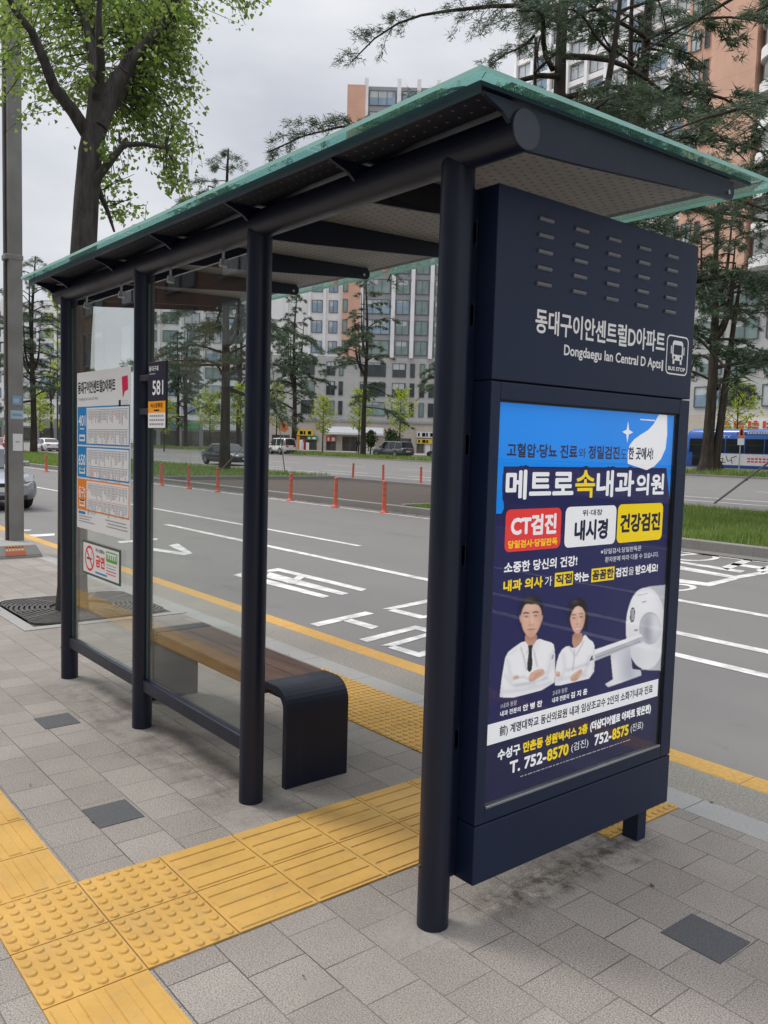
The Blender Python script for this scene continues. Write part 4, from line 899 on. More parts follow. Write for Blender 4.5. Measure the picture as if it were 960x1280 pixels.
        b = MB(); b.box((.72, s*(w+.02), belt+.02), (.90, s*(w+.17), belt+.15)); b.build('wing_mirror', paint, r, bevel=.03)
        b = MB()
        for dx in (.15, -.78): b.box((dx-.1, s*(w*.98), belt-.12), (dx+.1, s*(w+.02), belt-.09))
        b.box((h-1.5, s*(w*.985), .30), (-h+1.5, s*(w+.008), .36)); b.build('side_trim', TRIM, r)
    b = MB(); b.box((h-.16, -w*.45, .46), (h+.012, w*.45, .62)); b.build('grille', TRIM, r, bevel=.01)
    b = MB(); b.box((h-.2, -w*.66, .26), (h-.01, w*.66, .36)); b.build('bumper_intake', TRIM, r, bevel=.01)
    b = MB(); b.box((h-.02, -.26, .43), (h+.03, .26, .53)); b.build('number_plate', PLATE, r)
    b = MB(); b.box((-h-.02, -.26, .62 if kind != 'sedan' else .58), (-h+.03, .26, .73 if kind != 'sedan' else .68)); b.build('number_plate', PLATE, r)
    b = MB(); b.box((-h-.01, -w*.7, .34), (-h+.15, w*.7, .46)); b.build('rear_bumper', TRIM, r, bevel=.01)
    return r
c = on(36, 645, 'z', RZ)
car('silver_car', 'silver grey car driving up the near lane, its front half hidden by the grey pole', 'car', (c.x-3.6, c.y-.27, RZ), 0, paintm('silver', (.34, .36, .39), .6), group=None)
p = deep(283, 570, 57)
car('dark_sedan', 'black sedan on the far road behind the tree trunk, seen through the glass', 'car', (p.x+.2, p.y, gz(p.y)-.0), 0, paintm('black', (.010, .014, .018), .2), 4.9, 1.87, 1.46)
p = deep(491, 565, 84)
car('grey_suv', 'dark grey SUV passing the shopfronts behind the grass verge', 'suv', (p.x, p.y, gz(p.y)+.08), PI, paintm('charcoal', (.15, .155, .17), .5), 4.75, 1.9, 1.68, 1.0, 1.0, 'suv')
p = deep(352, 560, 92)
car('white_van', 'small white van beside the orange road sign in front of the shops', 'van', (p.x, p.y, gz(p.y)+.08), PI, paintm('white', (.72, .72, .72), 0), 3.7, 1.66, 1.75, .98, .98, 'van')
p = deep(548, 567, 82)
car('white_hatchback', 'car whose nose just shows beside the navy corner post behind the verge', 'car', (p.x+1.2, p.y, gz(p.y)+.08), PI, paintm('dark', (.03, .033, .037), .2), 4.3, 1.8, 1.48)
for i, (px, col_, lab) in enumerate(((8, (.5, .04, .05), 'red car standing at the far left beyond the median trees'), (58, (.7, .7, .7), 'white car between two tree trunks on the far left beyond the median'))):
    p = deep(px, 553, 88); car('parked_car', lab, 'car', (p.x, p.y, gz(p.y)-.1), PI, paintm('far_%s' % ('red', 'white')[i], col_, 0), 4.5, 1.8, 1.47, group=None)

# city bus
p = deep(866, 587, 64)
bu = empty('city_bus', (p.x, p.y, gz(p.y)-.0), 'blue city bus with a white advert along its side behind the twin trunk tree', 'bus', None, PI)
BB = paintm('bus_blue', (.025, .13, .50), 0); BWt = simple('bus_white_panel', (.62, .62, .63), .4)
b = MB(); Lb, Hb = 10.8, 3.15; R_ = []
for x, k, z1 in ((0, .93, 2.7), (-.12, .98, 2.95), (-.5, 1, Hb), (-Lb+.4, 1, Hb), (-Lb, .96, Hb-.2)):
    w = 1.24*k; half = [(w*.9, .32), (w, .45), (w, 2.55), (w*.97, z1-.25), (w*.85, z1-.05), (w*.4, z1)]
    R_.append([(x, y, z) for y, z in half]+[(x, -y, z) for y, z in reversed(half)])
loft(b, R_, 0); b.build('body', BB, bu)
bus_side = 1.243         # rotated by PI: local +y faces the camera
b = MB(); b.box((-.1, -1.0, 1.25), (.012, 1.0, 2.45)); b.build('windscreen', CGL, bu, bevel=.03)
for k in range(7):
    x1 = -.35-k*1.44; b = MB(); b.box((x1-1.36, bus_side-.03, 1.42), (x1, bus_side+.006, 2.42)); w_ = b.build('window', CGL, bu)
    b = MB(); b.box((x1-1.40, bus_side-.02, 1.95), (x1+.03, bus_side+.012, 1.985)); b.build('window_bar', TRIM, w_)
b = MB(); b.box((-9.8, bus_side-.02, .55), (-1.8, bus_side+.006, 1.36)); b.build('advert_panel', BWt, bu)
b = MB(); b.box((-1.72, bus_side-.02, .42), (-.62, bus_side+.008, 2.40)); b.build('door', CGL, bu)
for x in (-2.6, -8.2):
    b = MB(); nn = 24; b.tube([(x, bus_side-.25, .48), (x, bus_side+.02, .48)], .48, nn); wh = b.build('wheel', TYRE, bu)
    b = MB(); b.tube([(x, bus_side+.02, .48), (x, bus_side+.03, .48)], .27, nn); b.build('rim', RIM, wh)
A_ = Art(lambda u, v, ly: (-u, bus_side+.010+ly*.002, v)); bp = ink('bus_print', (.75, .76, .78))
A_.text('C CITY', 1.9, 2.50, 3.6, 2.68, bp, 0, .02); A_.rect(4.0, 2.76, 7.0, 2.93, BB, 0)
for k in range(9): A_.rect(4.8+.19*k, 2.78, 4.93+.19*k, 2.93, bp, 1)
for q in ([(2.1,.75),(2.35,1.1),(2.3,.7),(2.6,1.0)], [(2.7,1.15),(2.8,.7)], [(2.75,.95),(3.1,1.0),(3.0,.7),(3.3,.75)], [(3.3,1.2),(3.45,.8),(3.7,.9)], [(3.8,.65),(3.7,1.05),(4.1,1.2)]): A_.path(q, .05, iBlk, 0)
for z in (.98, .78):
    for k in range(10): A_.rect(4.9+.28*k, z, 5.1+.28*k, z+.11, iMag, 0)
A_.build('side_printing', bu)

# person by the shops: one skinned body
def person(loc, rz, label):
    J = {'pel': (0, 0, .95), 'che': (.02, 0, 1.30), 'nek': (.03, 0, 1.48), 'hd0': (.045, 0, 1.58), 'hd1': (.05, 0, 1.70), 'lh': (0, .09, .90), 'lk': (.12, .09, .50), 'la': (.10, .09, .08), 'lt': (.25, .10, .03), 'rh': (0, -.09, .90), 'rk': (-.02, -.09, .50), 'ra': (-.22, -.09, .12), 'rt': (-.09, -.10, .03),
         'ls': (.02, .18, 1.42), 'le': (-.06, .22, 1.14), 'lw': (.06, .22, .90), 'lf': (.09, .22, .82), 'rs': (.02, -.18, 1.42), 're': (.0, -.23, 1.14), 'rw': (.16, -.21, .95), 'rf': (.20, -.20, .89)}
    E_ = [('pel','che'),('che','nek'),('nek','hd0'),('hd0','hd1'),('pel','lh'),('lh','lk'),('lk','la'),('la','lt'),('pel','rh'),('rh','rk'),('rk','ra'),('ra','rt'),('che','ls'),('ls','le'),('le','lw'),('lw','lf'),('che','rs'),('rs','re'),('re','rw'),('rw','rf')]
    rad = dict(pel=.15, che=.16, nek=.055, hd0=.09, hd1=.085, lh=.09, lk=.065, la=.045, lt=.04, rh=.09, rk=.065, ra=.045, rt=.04, ls=.07, le=.045, lw=.035, lf=.035, rs=.07, re=.045, rw=.035, rf=.035)
    ks = list(J); me = bpy.data.meshes.new('person'); me.from_pydata([J[k] for k in ks], [(ks.index(a), ks.index(c)) for a, c in E_], [])
    o = bpy.data.objects.new('person', me); COL.objects.link(o)
    sk = o.modifiers.new('skin', 'SKIN')
    bm = bmesh.new(); bm.from_mesh(me); ly = bm.verts.layers.skin.verify()
    for i, v in enumerate(bm.verts): v[ly].radius = (rad[ks[i]],)*2; v[ly].use_root = i == 0
    bm.to_mesh(me); bm.free(); ss = o.modifiers.new('smooth', 'SUBSURF'); ss.levels = ss.render_levels = 1
    bpy.context.view_layer.update(); ev = bpy.data.meshes.new_from_object(o.evaluated_get(bpy.context.evaluated_depsgraph_get())); o.modifiers.clear(); o.data = ev
    ev.materials.clear(); ev.materials.append(simple('black_clothes', (.018, .018, .02), .9)); ev.materials.append(simple('skin', (.45, .27, .19), .6))
    for f in ev.polygons: f.material_index = 1 if f.center.z > 1.50 or (abs(f.center.y) > .17 and f.center.z < .93) else 0; f.use_smooth = True
    b = MB(); V = []; n = 12
    for t in range(6):
        ph = t/5*PI*.55
        V += [(.035+.108*math.sin(ph+.02)*math.cos(a)-.012, .1*math.sin(ph+.02)*math.sin(a), 1.655+.135*math.cos(ph)) for a in np.linspace(0, 2*PI, n, endpoint=False)]
    b.add(V, [(i*n+k, i*n+(k+1)%n, (i+1)*n+(k+1)%n, (i+1)*n+k) for i in range(5) for k in range(n)], 0, True); b.build('hair', simple('black_hair', (.012, .01, .01), .7), o)
    tag(o, label, 'person'); o.location = loc; o.rotation_euler = (0, 0, rz); return o
p = deep(447, 566, 99); person((p.x, p.y, gz(63)+.16), 2.6, 'person in black clothes walking in front of the white awning shop')

# small roadside signs on poles
OR = simple('sign_orange_face', (.62, .16, .04), .5); GPOLE = simple('galvanised_pole', (.35, .36, .36), .5, .4)
for px, py, pyb, dep, lab in ((926, 546, 592, 51.5, 'orange triangular road sign with white plate in front of the blue bus'), (355, 535, 568, 84, 'orange road sign on a thin pole behind the small white van')):
    q = deep(px, py, dep); zb = deep(px, pyb, dep).z; r = empty('road_sign', (q.x, q.y, zb), lab, 'road sign')
    e1 = Vector((rt.x, rt.y, 0)).normalized(); nn = Vector((fw.x, fw.y, 0)).normalized()
    b = MB(); b.tube([(q.x, q.y, zb-.1), (q.x, q.y, q.z+.3)], .035, 8); b.build('pole', GPOLE, r)
    fn = lambda u, v, d, q=q: Vector((q.x, q.y, q.z))+e1*u+Vector((0, 0, v))-nn*d
    if px > 500: tri = [(-.23, -.05), (.23, -.05), (.04, .66), (-.04, .66)]
    else: tri = [(-.2, -.38), (.2, -.38), (.5, -.05), (.28, .42), (.07, .62), (-.07, .62), (-.28, .42), (-.5, -.05)]
    b = MB(); b.prism(tri, fn, .05, .08); b.build('sign_face', OR, r)
    b = MB(); b.prism([(-.08, .1), (.08, .1), (.05, .45), (-.05, .45)], fn, .081, .084); b.build('pictogram', iBlk, r)
    if px > 500: b = MB(); b.prism([(-.2, -.5), (.2, -.5), (.2, -.1), (-.2, -.1)], fn, .05, .07); b.build('plate', PLATE, r)
    fixloc(r)

# support wires for the median trees
WIRE = simple('grey_wire', (.16, .15, .13), .6)
for a, c, dep, lab in (((985, 560), (893, 629), 21.5, 'knotted support rope running down to the grass right of the advertising panel'), ((337, 430), (356, 590), 30, 'thin support wire slanting to the grass corner at the paved gap'), ((306, 556), (270, 594), 36, 'pale support stake rope leaning at the tree in front of the black sedan')):
    p0, p1 = deep(*a, dep), deep(*c, dep); b = MB(); rr = .028 if dep < 25 else .02
    b.tube([p0, p1], rr, 8)
    if dep < 25:
        k = p0.lerp(p1, .55); b.tube([k, k.lerp(p1, .03), k.lerp(p1, .06)], [.03, .05, .03], 8)
    tag(b.build('support_wire', WIRE), lab, 'wire')
# ------------------------------------------------------------------ trees
def barkmat(name, c, sc):
    M_ = Mat(name); v = M_.node('ShaderNodeMapping', {'Vector': M_.co(), 'Scale': (sc, sc, sc*.18)}).outputs[0]
    n_ = M_.noise(1.0, 8, .7, v); g = M_.noise(2.0, 4)
    t = M_.ramp(n_, ((.32, tuple(k*.35 for k in c)), (.52, c), (.72, tuple(k*1.7 for k in c))))
    t = M_.mix(M_.maprange(g, .45, .7, 0, .35), t, (c[0]*.9, c[1]*1.15, c[2]*.9))
    M_.set(color=t, rough=.9, spec=.2); M_.bump(n_, .9, .03); return M_.m
BARK = barkmat('ginkgo_bark', (.062, .056, .053), 16); CBARK = barkmat('cedar_bark', (.050, .040, .033), 6)
def leafmat(name, cols, trans=.3, sc=.6):
    M_ = Mat(name); f = M_.noise(sc, 4, .6)
    rnd = M_.node('ShaderNodeNewGeometry').outputs['Random Per Island']
    k = M_.math('ADD', M_.math('MULTIPLY', f, .5), M_.math('MULTIPLY', rnd, .5))
    col = M_.ramp(k, tuple((.25+.5*i/(len(cols)-1), c) for i, c in enumerate(cols)))
    M_.set(color=col, rough=.55, spec=.3)
    tl = M_.node('ShaderNodeBsdfTranslucent', {'Color': col})
    ms = M_.node('ShaderNodeMixShader', {0: trans, 1: M_.b.outputs[0], 2: tl.outputs[0]}); M_.l.new(ms.outputs[0], M_.out.inputs['Surface']); return M_.m
GLEAF = leafmat('ginkgo_leaf', ((.11, .20, .04), (.21, .31, .065), (.34, .43, .11)), .58)
NEED = leafmat('cedar_needle', ((.05, .083, .052), (.088, .132, .078), (.145, .195, .11)), .3)
YLEAF = leafmat('young_ginkgo_leaf', ((.22, .31, .03), (.38, .47, .045), (.52, .56, .07)), .45)
GRASS = leafmat('grass_blade', ((.11, .19, .035), (.20, .30, .06), (.33, .40, .13)), .45, .8)

def soup(name, V, F, mat, parent=None, sides=3):
    me = bpy.data.meshes.new(name); me.vertices.add(len(V)); me.vertices.foreach_set('co', np.asarray(V, np.float32).ravel())
    nF = len(F); me.loops.add(nF*sides); me.loops.foreach_set('vertex_index', np.asarray(F, np.int32).ravel())
    me.polygons.add(nF); me.polygons.foreach_set('loop_start', np.arange(0, nF*sides, sides, dtype=np.int32)); me.polygons.foreach_set('loop_total', np.full(nF, sides, np.int32))
    me.materials.append(mat); me.update(); me.validate()
    o = bpy.data.objects.new(name, me); COL.objects.link(o)
    if parent: o.parent = parent
    return o
def rvec(n): 
    v = RNG.normal(size=(n, 3)); return v/np.linalg.norm(v, axis=1)[:, None]

def cedar_parts(seed, H=17., Rmax=6.0, r0=.27, h0=4.0, nb=46, ntw=13, ntf=6, nnd=7, nl=.34, nw=.022, lead=3, flare=1.45):
    rg = np.random.default_rng(seed); tr = MB()
    zs = np.linspace(0, H, 16); ph = rg.uniform(0, 6, 2)
    ax = np.stack([.22*np.sin(zs*.35+ph[0])*zs/H, .22*np.sin(zs*.3+ph[1])*zs/H, zs], 1)
    rad = [r0*(flare if i == 0 else 1.08 if i == 1 else 1)*(1-.93*z/H)**.8 + .012 for i, z in enumerate(zs)]
    tr.tube([(ax[0][0], ax[0][1], -.2)]+[(ax[0][0], ax[0][1], .35)]+[tuple(p) for p in ax[1:]], [rad[0], r0*1.15]+rad[1:], 12)
    T = []
    def limb(base, d, L_, el, droop, br, z_frac, depth=0):
        s_ = np.array([-d[1], d[0], 0]); n = 10; wob = rg.uniform(-.3, .3); kk = rg.uniform(0, 6); P = []
        for k in range(n):
            u = k/(n-1); P.append(base+d*L_*u+s_*L_*(wob*u*u+.05*math.sin(u*6+kk))+np.array([0, 0, L_*(el*u-droop*u**2.2)+.06*math.sin(u*8+kk)*L_*.3]))
        P = np.array(P)
        tr.tube([tuple(p) for p in P], [br*(1-.85*k/(n-1))+.006 for k in range(n)], 6, caps=False)
        nt_ = max(4, int(ntw*L_/Rmax*1.3)); gaps = rg.uniform(0, 1, 6)
        for j in range(nt_):
            u = min(1.0, .22+.78*(j+rg.uniform(0, .8))/nt_)
            if gaps[int(u*5.99)] < .16: continue
            p = np.array([np.interp(u, np.linspace(0, 1, n), P[:, c]) for c in range(3)])
            sd = s_ if rg.random() < .5 else -s_; l2 = min(2.2, L_*.32)*(1.12-u*.7)*rg.uniform(.4, 1.3)
            td = d*rg.uniform(.2, .9)+sd*rg.uniform(.4, 1.1)+np.array([0, 0, rg.uniform(-.15, .35)]); td /= np.linalg.norm(td)
            pos = lambda q: p+td*l2*q+np.array([0, 0, -.42*l2*q*q])
            tr.tube([tuple(pos(q)) for q in (0, .5, 1)], [.013, .009, .005], 3, caps=False)
            for q in rg.uniform(.1, 1.03, max(2, int(ntf*(.4+l2)))): T.append((*(pos(q)+rg.normal(size=3)*.045), *td))
    for i in range(nb):
        t = (i+rg.uniform(-.6, 1.2))/nb; t = min(max(t, 0), .99); z = h0+(H*.985-h0)*t**.95; az = i*2.4+rg.uniform(-.9, .9)
        L_ = Rmax*(1-t)**.55*rg.choice([rg.uniform(.35, .6), rg.uniform(.7, 1.2)], p=[.4, .6])+.4
        base = np.array([np.interp(z, zs, ax[:, 0]), np.interp(z, zs, ax[:, 1]), z]); d = np.array([math.cos(az), math.sin(az), 0])
        el = rg.uniform(-.1, .75)+.2*t; limb(base, d, L_, el, .30+el*rg.uniform(.4, .8), max(.014, r0*.36*(1-t)**.7*rg.uniform(.6, 1.15)), t)
    for i in range(lead):
        z = H*rg.uniform(.36, .62); az = rg.uniform(0, 6.28); d = np.array([math.cos(az), math.sin(az), 0]); base = np.array([np.interp(z, zs, ax[:, 0]), np.interp(z, zs, ax[:, 1]), z])
        hh = H*rg.uniform(.22, .36); oo = rg.uniform(.8, 1.6); Q = [base+d*oo*(1-math.exp(-3*u))+np.array([0, 0, hh*u**1.4]) for u in np.linspace(0, 1, 9)]
        tr.tube([tuple(q) for q in Q], [r0*.45*(1-.85*u)+.01 for u in np.linspace(0, 1, 9)], 8, caps=False)
        for k in range(7):
            q = Q[3+k % 6]; a2 = az+k*2.2+rg.uniform(-.5, .5); limb(q, np.array([math.cos(a2), math.sin(a2), 0]), Rmax*rg.uniform(.22, .42), rg.uniform(0, .6), .45, r0*.13, .6)
    for k in range(70):
        u = rg.uniform(0, 1); a_ = rg.uniform(0, 6.28); q = np.array([ax[-1][0]+math.cos(a_)*1.1*u, ax[-1][1]+math.sin(a_)*1.1*u, H+.05-.9*u**.7]); T.append((*q, math.cos(a_)*.7, math.sin(a_)*.7, .3))
    T = np.array(T); nT = len(T); n = nT*nnd
    C0 = np.repeat(T[:, :3], nnd, 0); D = np.repeat(T[:, 3:], nnd, 0)
    d_ = D*.75+rg.normal(size=(n, 3))*np.array([.7, .7, .45])+np.array([0, 0, -.22]); d_ /= np.linalg.norm(d_, axis=1)[:, None]
    sd = np.cross(d_, rg.normal(size=(n, 3))); sd /= np.linalg.norm(sd, axis=1)[:, None]
    ln = nl*rg.uniform(.55, 1.2, (n, 1)); C0 = C0+rg.normal(size=(n, 3))*.05
    V = np.stack([C0-sd*nw, C0+sd*nw, C0+d_*ln], 1).reshape(-1, 3); F = np.arange(n*3).reshape(-1, 3)
    return tr, V, F
kinds = []
def make_cedar(kind, loc, rz, label, sc=1.0):
    r = empty('cedar_tree', loc, label, 'tree', 'cedars along the median and the far verge', rz); r.scale = (sc, sc, sc)
    if kind not in make_cedar.c:
        tr, V, F = cedar_parts(**make_cedar.k[kind]); t_ = tr.build('trunk', CBARK, r); c_ = soup('crown', V, F, NEED, r); make_cedar.c[kind] = (t_, c_)
    else:
        for o in make_cedar.c[kind]: q = o.copy(); COL.objects.link(q); q.parent = r
    return r
make_cedar.c = {}
make_cedar.k = {'near': dict(seed=11, H=18.5, Rmax=7.8, r0=.30, h0=6.0, nb=32, ntw=24, ntf=11, nnd=10, nl=.19, nw=.010, lead=2),
                'mid': dict(seed=5, H=16.5, Rmax=5.4, r0=.27, h0=4.2, nb=36, ntw=18, ntf=8, nnd=9, nl=.26, nw=.014, lead=4),
                'far': dict(seed=23, H=18, Rmax=6.4, r0=.30, h0=4.6, nb=26, ntw=15, ntf=8, nnd=9, nl=.34, nw=.024, lead=4),
                'sparse': dict(seed=37, H=17.5, Rmax=6.0, r0=.27, h0=5.0, nb=18, ntw=13, ntf=8, nnd=9, nl=.34, nw=.022, lead=3),
                'twin': dict(seed=41, H=17, Rmax=6.6, r0=.34, h0=5.0, nb=24, ntw=15, ntf=8, nnd=9, nl=.32, nw=.022, lead=4, flare=2.1)}
def at_y(px, y):       # ground point in a photo column at a street distance
    k = (px-480)/F_PX; e = np.array([0, y, 0.])-np.array(CAM); r_, f_ = np.array(rt), np.array(fw)
    r_[2] = f_[2] = 0
    return -(e@r_-k*(e@f_))/(r_[0]-k*f_[0])
def cedar_at(kind, px, y, rz, label, sc=1.): return make_cedar(kind, (at_y(px, y), y, -.03 if y < 22 else gz(y)+.1), rz, label, sc)
cedar_at('near', 686, 16.6, .9, 'tall cedar whose thick trunk rises behind the glass roof corner')
cedar_at('sparse', 775, 20.2, 5.2, 'dark cedar behind the header panel filling the gap before the orange tower', 1.08)
make_cedar('near', (-5.0, 17.8, -.03), 3.6, 'cedar at the right edge reaching its boughs over the advertising panel', .93)
cedar_at('mid', 281, 18.6, 2.2, 'cedar on the near median in front of the black sedan', .95)
cedar_at('mid', 42, 20.2, 4.4, 'cedar with thick leaning trunk at the far left beside the grey pole')
for kd, px, y, rz, lab, sc in (('sparse', 454, 50, 1.0, 'slender cedar in the middle of the opening left of the grey SUV', 1.02), ('far', 367, 50, 3.1, 'cedar beside the small white van at the far verge', .98), ('far', 232, 50.5, 5.0, 'cedar on the far verge right of the 581 sign, thicker of two trunks', .95),
                         ('sparse', 222, 49, 2.0, 'thin cedar on the far verge just beside the 581 sign', .9), ('far', 298, 49.5, .5, 'cedar on the far verge just behind the black sedan tree', 1.), ('sparse', 64, 46.0+3, 4.0, 'thin cedar between the grey pole and the street tree far off', 1.), ('far', 30, 50, 1.6, 'far cedar partly hidden behind the grey pole', 1.),
                         ('far', 600, 49, 2.6, 'far cedar hidden behind the navy corner post with a bough reaching left', 1.05)):
    cedar_at(kd, px, y, rz, lab, sc)
tw = cedar_at('twin', 884, 49.3, 1.1, 'big cedar with forked double trunk in front of the blue bus', 1.12)
b = MB(); b.tube([(.40, -.1, -.1), (.50, -.11, .8), (.66, -.14, 3), (.85, -.2, 6), (1.1, -.3, 9.5), (1.3, -.4, 12)], [.34, .25, .22, .18, .12, .04], 12)
b.tube([(-.1, 0, -.1), (0, 0, .5), (0, 0, 1.2)], [.62, .45, .33], 12); b.build('second_trunk', CBARK, tw)

for x, y, k, lab in ((7.5, 16.4, 'mid', 'cedar on the median beyond the right edge, nearest of three there'), (19, 17.5, 'mid', 'cedar on the median beyond the right edge, middle one of three'), (33, 16.8, 'far', 'cedar on the median beyond the right edge, farthest of three')):
    make_cedar(k, (x, y, -.03), x, lab)
# near ginkgo street tree, limbs laid out in space along the tree's own plane
D0 = 7.15
gk = empty('ginkgo_tree', (-5.55, .62, 0), 'ginkgo street tree with forked trunk and fan leaves growing from the iron grate', 'tree')
def G(px, py, dd=0.): return np.array(deep(px, py, D0+dd))
tb = MB()
base = np.array([-5.49, .71, -.02])
trunk = [base, base+np.array([.01, .0, .25]), G(91, 560), G(97, 420), G(104, 320), G(108, 250), G(113, 190), G(119, 160)]
tb.tube([tuple(p) for p in trunk], [.145, .125, .117, .113, .107, .102, .098, .094], 18)
limbs = [([(112,172,0),(92,140,-.1),(68,110,-.25),(55,75,-.4),(40,40,-.5),(18,12,-.6),(0,-30,-.7)], .062),
         ([(118,165,0),(121,120,.0),(120,80,.05),(112,40,.1),(104,5,.2),(98,-50,.3)], .085),
         ([(122,160,0),(138,115,.1),(160,82,.2),(195,45,.2),(212,20,.25),(226,-10,.3),(245,-60,.3)], .085),
         ([(122,150,0),(148,125,.35),(163,95,.6),(160,45,.8),(168,5,1.),(172,-50,1.1)], .055),
         ([(120,130,0),(126,85,-.25),(123,30,-.4),(126,-30,-.5)], .05),
         ([(108,250,0),(122,222,-.05),(142,196,-.1),(155,181,-.1),(180,180,-.05),(210,186,.05)], .045),
         ([(112,225,0),(124,240,.2),(135,265,.25),(143,290,.3)], .035)]
pts = []
for P, r in limbs:
    Q = [G(*q) for q in P]; n = len(Q); tb.tube([tuple(q) for q in Q], [r*(1-.72*i/(n-1)) for i in range(n)], 10)
    for i in range(n-1):
        for u in np.linspace(0, 1, 8, endpoint=False): pts.append(Q[i]*(1-u)+Q[i+1]*u)
# epicormic snags
for q in ((150, 179, 149, 165), (152, 181, 158, 172), (104, 300, 92, 298), (160, 92, 150, 84)):
    a, c = G(q[0], q[1]), G(q[2], q[3]); tb.tube([tuple(a), tuple(c)], [.016, .008], 6)
pts = np.array(pts)
# clusters: (px, py, spread px, depth offset, leaves)
clus = []
for (x, y, sx, sy, n) in ((20,40,30,45,560),(45,105,30,22,330),(10,75,20,40,260),(70,60,28,40,460),(95,30,28,40,480),(140,30,26,38,560),(178,35,22,38,520),(200,20,28,32,640),(225,70,22,45,620),(215,130,24,40,560),(235,100,16,40,330),(185,110,18,26,230),(205,180,28,20,380),(228,205,13,30,260),(222,235,14,22,170),(150,145,24,18,120),(135,205,14,12,110),(170,130,20,16,150),(128,190,12,16,70),(140,255,12,16,70),(155,272,12,12,70),(165,247,8,14,40),(290,2,22,12,130),(308,14,12,20,120),(322,-4,16,10,120),(110,100,34,30,220),(60,0,60,30,480),(160,-20,60,22,480),(-20,30,24,60,300),(240,40,18,34,330),(90,128,26,10,60),(165,155,20,20,90),(75,118,30,12,110)):
    clus.append((x, y, sx, sy, n))
LV = []
for x, y, sx, sy, n in clus:
    n = int(n*1.15); dc = abs(RNG.normal())*.7+.15; nt_ = max(3, n//16)
    for _ in range(nt_):
        c = G(x+RNG.normal()*sx*.8, y+RNG.normal()*sy*.8, dc+RNG.normal()*.3)
        k = np.argmin(((pts-c)**2).sum(1)); a = pts[k]
        if np.linalg.norm(a-c) > .9: a = c+(a-c)/np.linalg.norm(a-c)*.5+np.array([0, 0, .12])
        mid = (a+c)/2+np.array([0, 0, .06])+RNG.normal(size=3)*.06; tb.tube([tuple(a), tuple(mid), tuple(c)], [.005, .0035, .002], 4, caps=False)
        m_ = n//nt_
        for _ in range(m_):
            u = RNG.uniform(.25, 1.05); LV.append(a*(1-u)**2+2*mid*u*(1-u)+c*u*u+RNG.normal(size=3)*.045)
tb.build('trunk', BARK, gk)
LV = np.array(LV); n = len(LV); dn = RNG.normal(size=(n, 3))*.6+np.array([0, 0, -.75]); dn /= np.linalg.norm(dn, axis=1)[:, None]
sd = np.cross(dn, RNG.normal(size=(n, 3))); sd /= np.linalg.norm(sd, axis=1)[:, None]; nr = np.cross(sd, dn); s = RNG.uniform(.027, .046, (n, 1))
V = np.stack([LV, LV+dn*s*.75-sd*s*.62+nr*s*.12, LV+dn*s*1.02-sd*s*.25, LV+dn*s*.90-nr*s*.06, LV+dn*s*1.02+sd*s*.25, LV+dn*s*.75+sd*s*.62+nr*s*.12], 1).reshape(-1, 3)
soup('crown', V, np.arange(n*6).reshape(-1, 6), GLEAF, gk, 6); fixloc(gk)

# pale young street trees by the shops
def young(px, pyt, pyb, dep, wpx, lab, mat=YLEAF, seed=0):
    rg = np.random.default_rng(seed); p = deep(px, pyb, dep); top = deep(px, pyt, dep).z; Hh = top-p.z; w = wpx*dep/F_PX/2
    r = empty('young_street_tree', (p.x, p.y, p.z), lab, 'tree', 'young yellow green street trees by the shops')
    t_ = MB(); t_.tube([(0, 0, -.1), (.03, 0, Hh*.5), (0, .05, Hh*.97)], [.09, .06, .015], 8); V = []; C_ = []
    for i in range(26):
        z = Hh*(.32+.66*i/26); az = i*2.4; L_ = w*(1.05-abs(i/26-.35)*1.1)*rg.uniform(.7, 1.2)
        e = np.array([math.cos(az)*L_, math.sin(az)*L_, z+L_*.55]); t_.tube([(0, 0, z), tuple(e*.6+np.array([0, 0, z*.4])), tuple(e)], [.025, .016, .006], 4, caps=False)
        for u in rg.uniform(.25, 1.05, 55): C_.append(np.array([e[0]*u, e[1]*u, z+(e[2]-z)*u])+rg.normal(size=3)*.17)
    t_.build('trunk', BARK, r); C_ = np.array(C_); n = len(C_); a = rvec(n); b_ = np.cross(a, rvec(n)); b_ /= np.linalg.norm(b_, axis=1)[:, None]
    s = rg.uniform(.07, .15, (n, 1)); V = np.stack([C_-b_*s*.6, C_+b_*s*.6, C_+a*s+b_*s*.5, C_+a*s-b_*s*.5], 1).reshape(-1, 3); soup('crown', V, np.arange(n*4).reshape(-1, 4), mat, r, 4)
young(448, 487, 566, 95, 34, 'young yellow green tree in front of the white awning', seed=1); young(499, 487, 566, 92, 40, 'young yellow green tree behind the grey SUV', seed=2); young(403, 495, 566, 100, 34, 'young pale tree left of the white awning among the cedars', seed=3)
young(345, 478, 566, 98, 40, 'young yellow green tree beside the third shelter post', seed=4); young(262, 490, 564, 96, 46, 'young yellow green tree above the black sedan seen through glass', seed=5); young(300, 480, 564, 96, 40, 'young yellow green tree right of the sedan trunk seen through glass', seed=6)
young(918, 478, 585, 70, 62, 'young yellow green tree behind the blue bus', seed=7); young(72, 335, 560, 90, 40, 'tall bright green tree at the left end of the shelter roof', seed=8); young(205, 500, 564, 96, 40, 'young yellow green tree half hidden by the 581 sign', seed=9)
young(50, 490, 562, 100, 36, 'young yellow green tree between pole and shelter far off', seed=10)
# dark little bushes in front of the shops
SHRUB = leafmat('shrub_leaf', ((.02, .05, .015), (.05, .09, .03), (.10, .14, .04)), .2)
young(489, 540, 566, 96, 22, 'small dark green shrub left of the grey SUV roof', SHRUB, 11); young(463, 541, 566, 96, 14, 'small dark green shrub at the shop door behind the slender cedar', SHRUB, 12)

